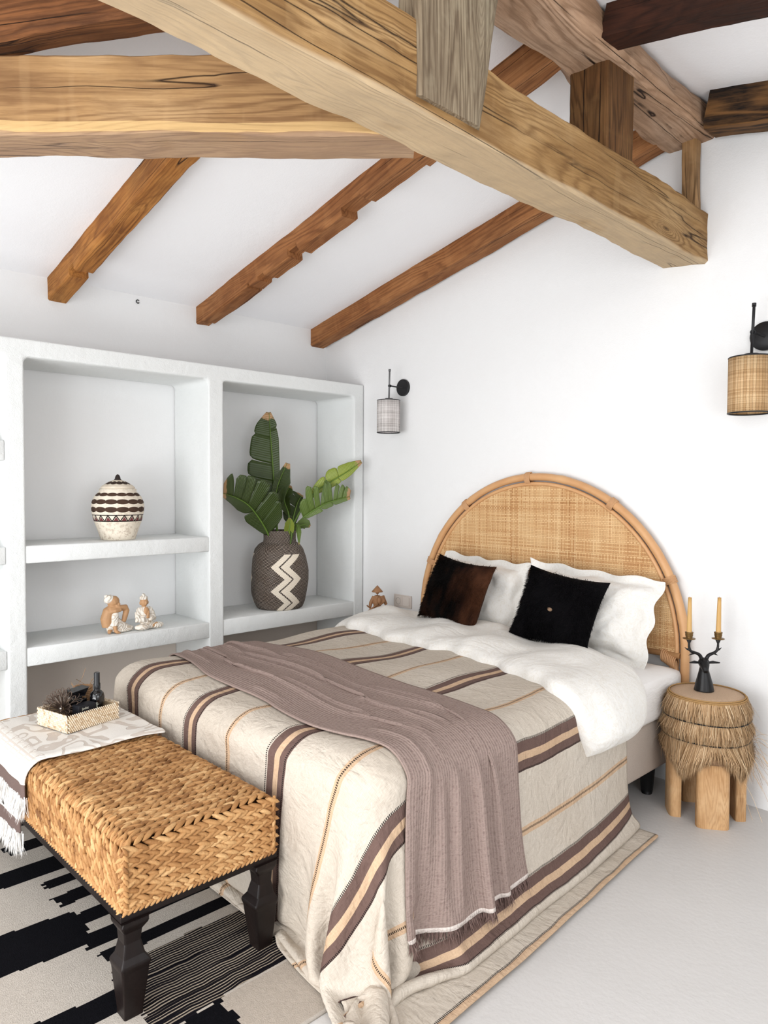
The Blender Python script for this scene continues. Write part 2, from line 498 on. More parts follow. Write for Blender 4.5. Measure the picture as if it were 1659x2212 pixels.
# big tie beam, running to the gable wall.  ex=+Y -> ey=-X, ez=+Z
beam('tie_beam', (-1.43, -1.0, 2.350), (-1.43, 3.26, 2.350), [(-0.103, -0.010), (0.102, 0.011), (0.102, 0.222), (-0.103, 0.218)], TW['tie'],
     'huge honey-brown tie beam running diagonally across the picture into the wall above the bed', seed=1, cham=0.010, amp=0.007, sub=7)
beam('ridge_beam', (-1.41, 1.60, 2.873), (-1.41, 3.26, 2.873), [(-0.115, 0.0), (0.123, 0.0), (0.123, 0.11), (-0.03, 0.15), (-0.10, 0.145)], TW['ridge'],
     'thick pinkish-brown ridge beam under the ceiling peak, carried by three posts', seed=2, cham=0.028, amp=0.010, sub=6, waney=0.9)
# 45 degree cross beam
a = Vector((-3.86, -1.0, 2.36)); c = Vector((-1.455, 1.516, 2.36)); d = (c-a).normalized(); nrm = Vector((-d.y, d.x, 0))
beam('cross_beam', a+nrm*0.085, c+nrm*0.085, [(-0.085, 0.0), (0.07, -0.004), (0.075, 0.21), (-0.088, 0.222)], TW['cross'],
     'long pale honey timber beam crossing the upper left, with a long split along its face', seed=3, cham=0.010, amp=0.006, sub=7, waney=0.9)
# hip rafter (dark, top left)
hd = Vector((-1, -1, -0.225)).normalized()
beam('hip_rafter', (-1.42, 1.645, 2.862), Vector((-1.42, 1.645, 2.862))+hd*3.4, rect(0.11, 0.14), TW['hip'],
     'dark reddish-brown hip rafter in the top left corner of the ceiling', seed=4, cham=0.014, amp=0.006)
# rafters of the left slope
rs = -0.2215
for (y0, y1, x1, mat, lab, sd, nt) in (
        (1.362, 1.461, -1.66, 'rafto', 'orange-brown rafter nearest the camera, with a dark mortise slot near its lower end', 5, ((0.335, 0.40, 0.03),)),
        (2.222, 2.322, -1.46, 'raft', 'brown rafter with stepped notches along its underside, middle of the three at left', 6, ((0.0, 0.10, 0.014), (0.60, 0.62, 0.02), (0.70, 0.76, 0.018), (0.98, 1.06, 0.032), (1.42, 1.56, 0.038), (1.56, 1.9, 0.018))),
        (3.096, 3.216, -1.46, 'raft', 'straight brown rafter against the gable wall above the left wall sconce', 7, ())):
    ym = (y0+y1)/2; A = (LX-0.03, ym, 2.312); B = (x1, ym, 2.312+(x1-LX)*0.227)
    beam('ceiling_rafter', A, B, rect(y1-y0, 0.125), TW[mat], lab, 'beam', None, seed=sd, cham=0.008, amp=0.004, notch=nt, dx=0.025)
# rafters of the right slope
beam('ceiling_rafter', (-1.31, 2.335, 2.895), (RX+0.03, 2.335, 2.895-2.74*0.21), rect(0.13, 0.13), TW['dark'],
     'nearly black rafter at top right, descending from the ridge beam', seed=8, cham=0.010, amp=0.004)
beam('ceiling_rafter', (-1.285, 3.135, 2.850), (RX+0.03, 3.135, 2.850-2.72*0.21), rect(0.15, 0.17), TW['black'],
     'black and ochre rafter lying along the gable wall at right', seed=9, cham=0.016, amp=0.008)
# posts; ex = +Z
UP = (0, 1, 0)
beam('king_post', (-1.355, 1.515, 2.371), (-1.355, 1.515, 2.935), [(-0.140, -0.042), (0.132, -0.042), (0.132, 0.042), (-0.112, 0.042), (-0.140, 0.012)], TW['king'],
     'wide weathered grey-brown post standing against the tie beam at top centre', 'post', seed=10, cham=0.007, amp=0.004, up=(1, 0, 0), taper=1.49, drift=-0.116)
beam('ridge_post', (-1.415, 2.47, 2.56), (-1.415, 2.47, 2.885), [(-0.075, -0.10), (0.075, -0.085), (0.085, 0.09), (-0.075, 0.10)], TW['short'],
     'short dark-brown post between the tie beam and the ridge beam', 'post', seed=11, cham=0.007, amp=0.004, up=UP)
beam('ridge_post', (-1.385, 3.19, 2.56), (-1.392, 3.19, 2.885), rect(0.065, 0.05, -0.02), TW['pale'],
     'thin cracked pale post close to the gable wall, above the end of the tie beam', 'post', seed=12, cham=0.004, amp=0.003, up=UP)

# ================================================================== headboard
BX0, BX1, BY0, BY1 = -2.985, -1.365, 1.27, 3.185     # bed footprint
HC = (-2.175, 3.196, 0.61); HR = 0.80
RATT = NT('rattan_pole', 0.42, 0.4)
_v = RATT.tc()
RATT.col(RATT.mix(RATT.noise(_v, 9, 3), 'c08a5a', 'd9ad7e')); RATT.bump(RATT.noise(_v, 60, 2), 0.001)
RATT = RATT.m
CANE = NT('woven_cane', 0.6, 0.25)
_v = CANE.tc(); _x, _y, _z = CANE.xyz(_v)
PT = 0.0086


def cane_strand(m, c, other, p, sd):
    u = m.M('MULTIPLY', c, 1/p)
    wob = m.M('MULTIPLY', m.noise(m.n('CombineXYZ', [m.M('MULTIPLY', other, 9.0), m.M('FLOOR', u), sd]).outputs[0], 1.0, 1), 0.35)
    u2 = m.M('ADD', u, wob)
    fr = m.M('ABSOLUTE', m.M('SUBTRACT', m.M('FRACT', u2), 0.5))
    idn = m.n('TexWhiteNoise', [], noise_dimensions='2D')
    m.put(idn.inputs['Vector'], m.n('CombineXYZ', [m.M('FLOOR', u2), sd, 0.0]).outputs[0])
    long_ = m.noise(m.n('CombineXYZ', [m.M('FLOOR', u2), m.M('MULTIPLY', other, 4.0), sd]).outputs[0], 0.9, 2)
    return m.M('LESS_THAN', fr, 0.35), idn.outputs[0], fr, u2, long_


a_, ia, fa, ua, la = cane_strand(CANE, _x, _z, PT, 1.0)
b_, ib, fb, ub, lb = cane_strand(CANE, _z, _x, PT, 5.0)
par = CANE.M('FLOORED_MODULO', CANE.M('ADD', CANE.M('FLOOR', ua), CANE.M('FLOOR', ub)), 2.0)
top_a = CANE.M('MULTIPLY', a_, CANE.M('SUBTRACT', 1.0, CANE.M('MULTIPLY', par, b_)))
tone = CANE.mix(top_a, CANE.n('CombineXYZ', [ib, lb, 0.0]).outputs[0], CANE.n('CombineXYZ', [ia, la, 0.0]).outputs[0])
tr, tg, _q = CANE.xyz(tone)
patch = CANE.noise(_v, 3.2, 2)
tt = CANE.M('ADD', CANE.M('MULTIPLY', tr, 0.5), CANE.M('ADD', CANE.M('MULTIPLY', tg, 0.7), CANE.M('MULTIPLY', patch, 0.8)))
cc = CANE.ramp(CANE.M('MULTIPLY', tt, 0.5), [(0.24, '9a683a'), (0.40, 'bd8e5e'), (0.54, 'd3ac7c'), (0.78, 'e6c99c')])
cover = CANE.M('MAXIMUM', a_, b_)
CANE.col(CANE.mix(cover, CANE.mix(patch, '8a5c34', 'b08a62'), cc))
hh = CANE.M('MULTIPLY', cover, CANE.M('ADD', 0.5, CANE.M('MULTIPLY', par, 0.3)))
CANE.bump(hh, 0.0022, 0.8)
CANE = CANE.m
HB = thing('headboard', 'half-round rattan headboard with woven cane panel against the wall', 'headboard', (HC[0], HC[1], 0))
arc = lambda r, n=72, a0=-0.02, a1=math.pi+0.02: [(HC[0]+r*math.cos(t), HC[1], HC[2]+r*math.sin(t)) for t in np.linspace(a0, a1, n)]
b = MB()
pts = [(HC[0]+HR, HC[1], z) for z in np.linspace(0, 0.58, 8)]+arc(HR)+[(HC[0]-HR, HC[1], z) for z in np.linspace(0.58, 0, 8)]
rad = [0.0195+0.0022*math.exp(-(((i*0.37) % 3.2)-1.6)**2*60) for i in range(len(pts))]
b.tube(pts, rad, 14)
b.obj('rattan_frame', RATT, HB)
b = MB(); b.tube(arc(HR-0.036, 64, 0.0, math.pi), 0.0105, 10); b.obj('inner_hoop', RATT, HB)
b = MB()
xs_ = np.linspace(-1, 1, 60)
P = []
for x in xs_:
    zt = math.sqrt(max(0, 1-x*x))*(HR-0.036)
    P.append([(HC[0]+x*(HR-0.036), HC[1]+0.003, HC[2]-0.0+zt*t) for t in np.linspace(0, 1, 20)])
b.grid(np.array(P)[::-1])
o = b.obj('cane_panel', CANE, HB, smooth=False); s_ = o.modifiers.new('s', 'SOLIDIFY'); s_.thickness = 0.004
b = MB(); b.tube([(HC[0]-HR+0.02, HC[1], HC[2]-0.012), (HC[0]+HR-0.02, HC[1], HC[2]-0.012)], 0.014, 10); b.obj('bottom_rail', RATT, HB)
WRAP = plain('rattan_binding', 'c79a70', 0.5, 0.3, var=0.15, nscale=200, bump=0.002)
for t in (0.42, 0.99, 1.63, 2.2, 2.75):
    b = MB()
    for q in np.linspace(-0.018, 0.018, 7):
        c0 = np.array([HC[0]+(HR-0.006)*math.cos(t+q), HC[1], HC[2]+(HR-0.006)*math.sin(t+q)]); rd = np.array([math.cos(t+q), 0, math.sin(t+q)])
        b.tube([c0+0.026*(rd*math.cos(s)*1.15+np.array([0, 1, 0])*math.sin(s)*0.85) for s in np.linspace(0, 2*math.pi, 17)], 0.0028, 5, caps=False)
    b.obj('cane_binding', WRAP, HB)
for sx in (1, -1):
    b = MB()
    x0 = HC[0]+sx*(HR-0.10); z0 = HC[2]-0.02
    b.tube([(x0, HC[1], z0), (HC[0]+sx*(HR-0.055), HC[1], z0-0.03), (HC[0]+sx*(HR-0.02), HC[1], z0-0.13)], [0.017, 0.022, 0.010], 9)
    for q in np.linspace(0, 1, 9):
        cx = HC[0]+sx*(HR-0.10+0.06*q)
        b.tube([(cx, HC[1]+0.026*math.cos(s), z0-0.03*q+0.028*math.sin(s)) for s in np.linspace(0, 6.283, 13)], 0.004, 5, caps=False)
    b.obj('corner_brace', WRAP, HB)

# ================================================================== bed
BED = thing('bed', 'low double bed with greige upholstered base under the layered bedding', 'bed', (-2.175, 2.2, 0))
b = MB(); b.box((BX0+0.02, BY0+0.02, 0.145), (BX1-0.02, BY1-0.012, 0.365))
m = NT('base_fabric', 0.9, 0.1); v = m.tc()
m.col(m.mix(m.noise(v, 320, 2, 0.7), 'a89a8e', 'cabdb2')); m.bump(m.noise(v, 400, 2), 0.001)
bevel(b.obj('box_base', m.m, BED), 0.02, 3)
BLK = plain('black_plastic', '101012', 0.45, 0.4)
for x in (BX0+0.13, BX1-0.10):
    for y in (BY0+0.15, BY1-0.15):
        b = MB(); b.lathe([(0.022, 0.0), (0.026, 0.02), (0.036, 0.15)], (x, y, 0), 20); b.obj('leg', BLK, BED)


def rbox(lo, hi, r, n=14, sub=40, seed=0, amp=0.004):
    """rounded soft box via subdivided cube"""
    lo = np.array(lo); hi = np.array(hi); c = (lo+hi)/2; h = (hi-lo)/2
    bm = bmesh.new(); bmesh.ops.create_cube(bm, size=2.0); bmesh.ops.subdivide_edges(bm, edges=bm.edges[:], cuts=n, use_grid_fill=True)
    V = np.array([v.co[:] for v in bm.verts])*h
    inner = np.clip(V, -(h-r), h-r); d = V-inner; ln = np.linalg.norm(d, axis=1, keepdims=True)
    V = inner+d/np.maximum(ln, 1e-9)*np.minimum(ln, r)*1.0+c
    V = V+(d/np.maximum(ln, 1e-9))*(fbm(V, 3.0, seed)*amp)[:, None]
    F = [[v.index for v in f.verts] for f in bm.faces]; bm.free()
    return V, F


SHEET = NT('white_sheet', 0.8, 0.15); v = SHEET.tc()
SHEET.col('f0edea'); SHEET.bump(SHEET.noise(SHEET.map(v, (1, 2.2, 9)), 5, 3, 0.6), 0.012, 0.5); SHEET.bump(SHEET.noise(v, 500, 1), 0.0006)
V, F = rbox((BX0, BY0, 0.355), (BX1, BY1, 0.560), 0.05, 22, seed=3, amp=0.002)
b = MB(); b.add(V, F); b.obj('mattress', SHEET.m, BED)

# ------------------------------------------------------------------ striped coverlet
STRIPES = [(-3.10, 0), (-2.90, 1), (-2.70, 0), (-2.49, 1), (-2.28, 0), (-2.04, 1), (-1.80, 0), (-1.555, 1), (-1.365, 0), (-1.150, 1), (-0.975, 0), (-0.632, 2)]
U0, U1 = -3.46, -0.62
LIN = NT('striped_linen', 0.85, 0.12)
uvn = LIN.n('UVMap'); uvn.uv_map = 'rest'
ux, uy, uz = LIN.xyz(uvn.outputs[0])
stops = [(0.0, 'd3cabe')]
CREAM, DARK, TAN = 'd3cabe', '705b55', 'd2b598'
edges = []
for c_, k_ in STRIPES:
    if k_ == 0: stops += [(c_-0.043, DARK), (c_-0.012, TAN), (c_+0.011, DARK), (c_+0.040, CREAM)]; edges += [c_-0.043, c_+0.040]
    elif k_ == 1: stops += [(c_-0.013, TAN), (c_+0.013, CREAM)]; edges += [c_]
    else: stops += [(c_-0.006, TAN)]; edges += [c_-0.004]
stops[0] = (U0-0.01, CREAM)
uw = LIN.M('ADD', ux, LIN.M('MULTIPLY', LIN.M('SUBTRACT', LIN.noise(LIN.map(uvn.outputs[0], (1, 3, 1)), 3.0, 2), 0.5), 0.010))


def ramp_multi(m, x, stops):
    out = None
    chunk = 24
    parts = [stops[i:i+chunk] for i in range(0, len(stops), chunk)]
    for i, p in enumerate(parts):
        a, c = p[0][0], (parts[i+1][0][0] if i+1 < len(parts) else U1+0.05)
        t = m.M('DIVIDE', m.M('SUBTRACT', x, a), c-a)
        r_ = m.ramp(t, [((q-a)/(c-a), col) for q, col in p], 'CONSTANT')
        out = r_ if out is None else m.mix(m.M('GREATER_THAN', x, a), out, r_)
    return out


base = ramp_multi(LIN, uw, stops)
# little ladder stitches along the stripe edges
st = None
for e in edges:
    q = LIN.M('LESS_THAN', LIN.M('ABSOLUTE', LIN.M('SUBTRACT', uw, e)), 0.0032 if e < -0.65 else 0.003)
    st = q if st is None else LIN.M('MAXIMUM', st, q)
st = LIN.M('MULTIPLY', st, LIN.M('LESS_THAN', LIN.M('FRACT', LIN.M('MULTIPLY', uy, 190.0)), 0.62))
base = LIN.mix(LIN.M('MULTIPLY', st, 0.9), base, '1e1a1c')
wv = LIN.M('ADD', LIN.noise(LIN.map(uvn.outputs[0], (900, 60, 1)), 1, 2), LIN.noise(LIN.map(uvn.outputs[0], (60, 900, 1)), 1, 2))
base = LIN.mix(0.55, base, LIN.ramp(LIN.M('MULTIPLY', wv, 0.5), [(0.3, 'b0a498'), (0.7, 'ffffff')]), 'MULTIPLY')
base = LIN.mix(0.25, base, LIN.ramp(LIN.noise(uvn.outputs[0], 3.5, 3), [(0.3, 'd5c8b8'), (0.7, 'ffffff')]), 'MULTIPLY')
LIN.col(base)
LIN.bump(LIN.noise(uvn.outputs[0], 11, 4, 0.62, 0.6), 0.016, 0.75)
LIN.bump(LIN.M('ABSOLUTE', LIN.M('SUBTRACT', LIN.noise(LIN.map(uvn.outputs[0], (1, 1.6, 1)), 6.5, 3, 0.6, 1.2), 0.5)), 0.03, 0.5)
LIN.bump(LIN.noise(LIN.map(uvn.outputs[0], (1, 2.5, 1)), 34, 3, 0.6), 0.003, 0.5)
LIN.bump(wv, 0.0006, 0.6)
LIN = LIN.m


def puff(P, top=0.012):
    x, y = P[..., 0], P[..., 1]
    return 0.014+top*(0.6*np.sin(x*5.1+1.2)*np.sin(y*4.3+0.4)+0.5*np.sin(x*9.3+y*6.1)+0.35*np.sin(y*13.7-x*4.2+2))


BC = np.array([(BX0+BX1)/2, (BY0+BY1)/2, 0.29]); BH = np.array([(BX1-BX0)/2+0.006, (BY1-BY0)/2+0.01, 0.29])
BENCHC = np.array([-2.345, 0.985, 0.235]); BENCHH = np.array([0.632, 0.232, 0.235])


def bed_collide(P, prev, last, st, extra=0.0, mu=0.85):
    d, nn = sdbox(P, BC, BH, 0.10)
    t = 0.010+extra+np.where(nn[..., 2] > 0.4, puff(P), 0)
    P = push(P, prev, d, nn, t, mu, last)
    d, nn = sdbox(P, BENCHC, BENCHH, 0.03)
    P = push(P, prev, d, nn, 0.008, 0.2, last)
    P[..., 0] = np.maximum(P[..., 0], CX+0.02); P[..., 1] = np.minimum(P[..., 1], 3.2)
    lowf = P[..., 2] < 0.014+extra
    P[..., 2] = np.where(lowf, 0.014+extra, P[..., 2])
    if last: P[..., :2] = np.where(lowf[..., None], prev[..., :2]+(P[..., :2]-prev[..., :2])*0.3, P[..., :2])
    return P


DU = 0.0215
nu_ = int((U1-U0)/DU)+1; V0, V1 = 0.59, 2.62; nv_ = int((V1-V0)/DU)+1
ug = np.linspace(U0, U1, nu_); vg = np.linspace(V0, V1, nv_)
UU, VV = np.meshgrid(ug, vg, indexing='ij')
xe, xm, ye, zt = BX1+0.03, BX0-0.03, BY0-0.035, 0.612
oa = np.maximum(np.maximum(UU-xe, xm-UU), 0); ob = np.maximum(ye-VV, 0); sx_ = np.where(UU > -2.2, 1.0, -1.0)
mn = np.minimum(oa, ob); mxx = np.maximum(oa, ob)
drop = np.minimum(mxx, zt-0.02); rest = mxx-drop
ex_ = np.where(oa >= ob, rest, mn*0.6)+np.where((oa >= ob), mn*0.45, 0); ey_ = np.where(ob > oa, rest+mn*0.45, mn*0.6)
P = np.stack([np.clip(UU, xm, xe)+sx_*np.where(oa > 0, ex_+0.004, 0), np.maximum(VV, ye)-np.where(ob > 0, ey_+0.004, 0), zt-drop], -1)
P[..., 1] = np.maximum(P[..., 1], np.where((P[..., 0] < -1.70) & (P[..., 2] > 0.22), BENCHC[1]+BENCHH[1]+0.008, -9))
P += 0.004*np.stack([fbm(np.stack([UU, VV], -1), 1.6, 5+k) for k in range(3)], -1)
du, dv = ug[1]-ug[0], vg[1]-vg[0]
nz = fbm(np.stack([UU, VV], -1), 2.4, 11, 3)
Lu = np.full((nu_-1, nv_), du)*(1+0.03*nz[:-1]); Lv = np.full((nu_, nv_-1), dv)*(1+0.03*nz[:, :-1])
Lu *= 1+0.55*np.clip((2.45-VV[:-1])/1.3, 0, 1)*(UU[:-1] > -0.92)
Lv *= 1+0.055*np.clip((UU[:, :-1]+0.98)/0.12, 0, 1)
pin = np.zeros((nu_, nv_), bool); pin[(ug > -2.9) & (ug < -1.45), -3:] = True
P[pin, 2] = 0.605
P = drape(P, Lu, Lv, bed_collide, steps=150, iters=14, bend=0.20, pin=pin, damp=0.97)
COVER = P.copy()
b = MB(); b.grid(P)
uvc = np.stack([UU.ravel(), VV.ravel()], -1)
o = b.obj('coverlet', LIN, None, uv=uvc)
tag(o, 'cream linen coverlet with dark brown and tan stripes spread over the bed', 'bedspread')
s_ = o.modifiers.new('sub', 'SUBSURF'); s_.levels = s_.render_levels = 1
s_ = o.modifiers.new('sol', 'SOLIDIFY'); s_.thickness = 0.003; s_.offset = 1
bvh = BVHTree.FromPolygons([Vector(v) for v in P.reshape(-1, 3)], b.f)

# ------------------------------------------------------------------ mauve throw
THR = NT('crinkle_mauve', 0.9, 0.1)
uvn = THR.n('UVMap'); uvn.uv_map = 'rest'; tx, ty, tz = THR.xyz(uvn.outputs[0])
wob = THR.M('MULTIPLY', THR.noise(THR.map(uvn.outputs[0], (7, 30, 1)), 1, 3), 0.016)
ridge = THR.M('SINE', THR.M('MULTIPLY', THR.M('ADD', ty, wob), 560.0))
cross = THR.noise(THR.map(uvn.outputs[0], (110, 40, 1)), 1, 3, 0.6)
hgt = THR.M('ADD', THR.M('MULTIPLY', ridge, 0.22), THR.M('MULTIPLY', cross, 2.2))
c_ = THR.mix(THR.ramp(hgt, [(0.5, 0.0), (1.6, 1.0)]), '84706a', '98857d')
c_ = THR.mix(THR.M('GREATER_THAN', tx, 2.228), c_, 'd8cdc6')
THR.col(c_); THR.bump(hgt, 0.004, 0.8)
THR = THR.m
S0, S1, HWR = 0.0, 2.24, 0.33
ns = int((S1-S0)/0.0215)+1; nw = 36
sg = np.linspace(S0, S1, ns); wg = np.linspace(-HWR, HWR, nw)
SS, WW = np.meshgrid(sg, wg, indexing='ij')
X = SS-3.20
yc = np.interp(X, [-3.3, -2.9, -2.3, -1.7, -1.3, -0.8], [1.74, 1.73, 1.69, 1.65, 1.62, 1.66])
gat = np.interp(X, [-3.3, -2.9, -2.3, -1.7, -1.35, -0.8], [0.46, 0.55, 0.74, 0.72, 0.62, 0.70])
P = np.stack([X, yc+WW*gat, 0.665+0.030*np.sin(WW*40+0.8*np.sin(X*2))*np.sqrt(np.clip(1-gat, 0, 1))], -1)
P[..., 2] += 0.002*fbm(P[..., :2], 3, 8)
Lu = np.full((ns-1, nw), sg[1]-sg[0]); Lv = np.full((ns, nw-1), wg[1]-wg[0])


def throw_collide(P, prev, last, st):
    P = bed_collide(P, prev, last, st, 0.012, 0.97)
    if last and (st % 2 == 0 or st > 120):
        Q = P.reshape(-1, 3)
        for i in range(len(Q)):
            q = Q[i]
            loc, nr, idx, ds = bvh.find_nearest(q, 0.05)
            if loc is None: continue
            n3 = np.array(nr); dd = np.dot(q-np.array(loc), n3)
            # orient the normal away from the bed's middle
            if np.dot(n3, np.array(loc)-np.array([BC[0], BC[1], 0.25])) < 0: n3 = -n3; dd = -dd
            if dd < 0.009: Q[i] = q+n3*(0.009-dd)
        P = Q.reshape(P.shape)
    return P


P = drape(P, Lu, Lv, throw_collide, steps=150, iters=10, bend=0.12, damp=0.97, shear=0.25)
b = MB(); b.grid(P)
TW_ = thing('throw_blanket', 'crinkled mauve throw with fringed end laid across the coverlet', 'blanket', tuple(P[ns//2, nw//2]))
o = b.obj('cloth', THR, TW_, uv=np.stack([SS.ravel(), WW.ravel()], -1))
s_ = o.modifiers.new('sub', 'SUBSURF'); s_.levels = s_.render_levels = 1
s_ = o.modifiers.new('sol', 'SOLIDIFY'); s_.thickness = 0.006; s_.offset = 0
# fringe at the hanging end
end = P[-1]; dirn = P[-1]-P[-4]; dirn /= np.linalg.norm(dirn, axis=1, keepdims=True)
N = 900; t = rng.random(N)*(nw-1.001); i0 = t.astype(int); fr = (t-i0)[:, None]
A = end[i0]*(1-fr)+end[i0+1]*fr; D = dirn[i0]
jit = rng.normal(size=(N, 3))*0.16; D2 = D*0.8+np.array([0.10, 0, -0.35])+jit
Ln = (0.022+0.016*rng.random(N))[:, None]
Bm = A+D2*Ln*0.5; Cm = Bm+(D2+rng.normal(size=(N, 3))*0.35)*Ln*0.5
Cm[:, 2] = np.maximum(Cm[:, 2], 0.012)
b = MB(); sd = rng.normal(size=(N, 3)); sd = np.cross(D2, sd); sd /= np.linalg.norm(sd, axis=1, keepdims=True)
b.ribbons(A+sd*0.001, Bm, Cm, sd*0.0011)
b.obj('fringe', plain('fringe_mauve', '7a645e', 0.9, 0.1, var=0.25, nscale=300), TW_, smooth=False)


# ------------------------------------------------------------------ white duvet fold
def bedmap(U, off, y, r=0.10, ztop=0.575):
    """U across the bed (world x on top) wrapped over the rounded long edges"""
    xr, xl = BX1+0.004, BX0-0.004; U = np.asarray(U, float)
    x = U.copy(); z = np.full_like(U, ztop); nx = np.zeros_like(U); nz_ = np.ones_like(U)
    for sgn, xe in ((1, xr), (-1, xl)):
        t = sgn*(U-(xe-sgn*r)); a = np.clip(t/r, 0, math.pi/2); dn = np.maximum(t-r*math.pi/2, 0); k = t > 0
        x = np.where(k, xe-sgn*r+sgn*r*np.sin(a), x); z = np.where(k, ztop-r+r*np.cos(a)-dn, z)
        nx = np.where(k, sgn*np.sin(a), nx); nz_ = np.where(k, np.cos(a), nz_)
    return np.stack([x+nx*off, y+0*U, z+nz_*off], -1)


DUV = NT('white_percale', 0.8, 0.12)
v = DUV.tc()
pt = DUV.noise(v, 16, 4, 0.7, 2.5)
DUV.col(DUV.mix(DUV.ramp(pt, [(0.47, 0.0), (0.5, 1.0), (0.53, 0.0)]), 'e7e4df', 'ddd7cd'))
DUV.bump(DUV.noise(v, 4, 1, 0.5, 1.0), 0.014, 0.5); DUV.bump(DUV.M('ABSOLUTE', DUV.M('SUBTRACT', DUV.noise(v, 5, 3, 0.55, 1.0), 0.5)), 0.035, 0.45); DUV.bump(DUV.noise(v, 14, 1, 0.5, 1.5), 0.003, 0.4); 
DUV = DUV.m
nU, nV = 150, 34
Ug = np.linspace(-3.20, -1.215, nU); vv = np.linspace(0, 1, nV)
UU, V_ = np.meshgrid(Ug, vv, indexing='ij')
front = np.interp(Ug, [-3.2, -3.0, -2.8, -2.4, -2.0, -1.7, -1.5, -1.35, -1.2], [2.62, 2.50, 2.46, 2.45, 2.43, 2.36, 2.26, 2.22, 2.30])
back = np.interp(Ug, [-3.2, -3.0, -2.6, -2.0, -1.7, -1.5, -1.35, -1.2], [3.02, 3.08, 3.06, 3.02, 2.95, 2.83, 2.74, 2.62])
front = front+0.012*np.sin(Ug*23)+0.008*np.sin(Ug*41+1)
yy = front[:, None]+(back-front)[:, None]*V_
endt = np.clip(np.minimum((Ug-Ug[0])/0.10, (Ug[-1]-Ug)/0.07), 0, 1)[:, None]**0.5
prof = (1-np.abs(2*V_-1)**3.4)**0.5
thk = prof*endt*(0.060+0.016*fbm(np.stack([UU, yy], -1), 1.3, 21, 3)+0.010*np.sin(UU*17+yy*9+1.5*np.sin(yy*11)))
top = bedmap(UU, 0.030+np.maximum(thk, 0.0), yy); bot = bedmap(UU, 0.018+0*thk, yy)
top[..., 1] -= 0.03*(1-V_)*prof
b = MB(); b.grid(top); b.grid(bot[::-1])
m_ = nU*nV
for j in range(nV-1):
    b.f += [((nU-1)*nV+j, (nU-1)*nV+j+1, m_+j+1, m_+j)[::-1], (j, j+1, m_+(nU-1)*nV+j+1, m_+(nU-1)*nV+j)]; b.mi += [0, 0]
for i in range(nU-1):
    for j in (0, nV-1):
        b.f.append((i*nV+j, (i+1)*nV+j, m_+(nU-2-i)*nV+j, m_+(nU-1-i)*nV+j)); b.mi.append(0)
o = b.obj('duvet', DUV); tag(o, 'puffy white duvet folded back in front of the pillows', 'duvet')
bm = bmesh.new(); bm.from_mesh(o.data); bmesh.ops.recalc_face_normals(bm, faces=bm.faces[:]); bm.to_mesh(o.data); bm.free()
s_ = o.modifiers.new('sub', 'SUBSURF'); s_.levels = s_.render_levels = 1


# ------------------------------------------------------------------ pillows
def pillow(w_, h, t, flange=0.0, n=40, seed=0, pinch=0.06, wr=0.006, pw=2.6):
    """front+back grids, local coords: x width, z height, y thickness (front = -y)"""
    u = np.linspace(-1, 1, n); Uu, Vv = np.meshgrid(u, u, indexing='ij')
    iu = np.clip(np.abs(Uu)*(w_/2)/(w_/2-flange), 0, 1); iv = np.clip(np.abs(Vv)*(h/2)/(h/2-flange), 0, 1)
    T = t/2*((1-iu**pw)*(1-iv**pw))**0.55
    x = Uu*w_/2*(1-pinch*(1-Vv**2)*np.abs(Uu)**3); z = Vv*h/2*(1-pinch*(1-Uu**2)*np.abs(Vv)**3)
    if flange:
        ed = np.maximum(np.abs(Uu), np.abs(Vv)); fl = ed > 1-flange/(h/2)*0.9
        wv_ = 0.010*np.sin(Uu*8+seed)*np.sin(Vv*7+seed*2)
        x = x+np.where(fl, 0.009*np.sin(Vv*9+seed), 0); z = z+np.where(fl, 0.007*np.sin(Uu*11+seed), 0)
    else: fl = np.zeros_like(Uu, bool); wv_ = 0*Uu
    Wf = wr*fbm(np.stack([Uu*w_*2, Vv*h*2], -1), 1.2, seed+1, 4); Wb = wr*fbm(np.stack([Uu*w_*2, Vv*h*2], -1), 1.2, seed+9, 4)
    yf = -(T+Wf*(T > 0.004))-0.0015+np.where(fl, wv_, 0); yb = (T+Wb*(T > 0.004))+0.0015+np.where(fl, wv_, 0)
    sag = 0.02*np.sin(Uu*2.2+seed)*(1-Vv)/2
    F = np.stack([x, yf, z+sag], -1); Bk = np.stack([x, yb, z+sag], -1)
    b = MB(); b.grid(F); b.grid(Bk[::-1])
    k = n*n
    for j in range(n-1):
        b.f += [(j, j+1, k+(n-1)*n+j+1, k+(n-1)*n+j), ((n-1)*n+j, (n-1)*n+j+1, k+j+1, k+j)[::-1],
                (j*n, (j+1)*n, k+(n-2-j)*n, k+(n-1-j)*n)[::-1], (j*n+n-1, (j+1)*n+n-1, k+(n-2-j)*n+n-1, k+(n-1-j)*n+n-1)]
        b.mi += [0]*4
    return b, F


def place(o, loc, rx, ry=0, rz=0):
    o.location = loc; o.rotation_euler = (rx, ry, rz)


for nm, lab, loc, rx, ry, rz, sd, wd, ht in (
        ('bed_pillow', 'white pillow with a flat flanged edge behind the brown and black fur cushion', (-2.445, 3.055, 0.775), R(-16), R(3), R(-2), 4, 0.62, 0.42),
        ('bed_pillow', 'large white pillow with a wavy flanged edge behind the all-black fur cushion', (-1.79, 3.03, 0.765), R(-18), R(4), R(2), 7, 0.70, 0.43)):
    b, F = pillow(wd, ht, 0.17, 0.045, 46, sd, 0.05, 0.018)
    o = b.obj(nm, DUV); place(o, loc, rx, ry, rz); tag(o, lab, 'pillow', None)
    s_ = o.modifiers.new('sub', 'SUBSURF'); s_.levels = s_.render_levels = 1

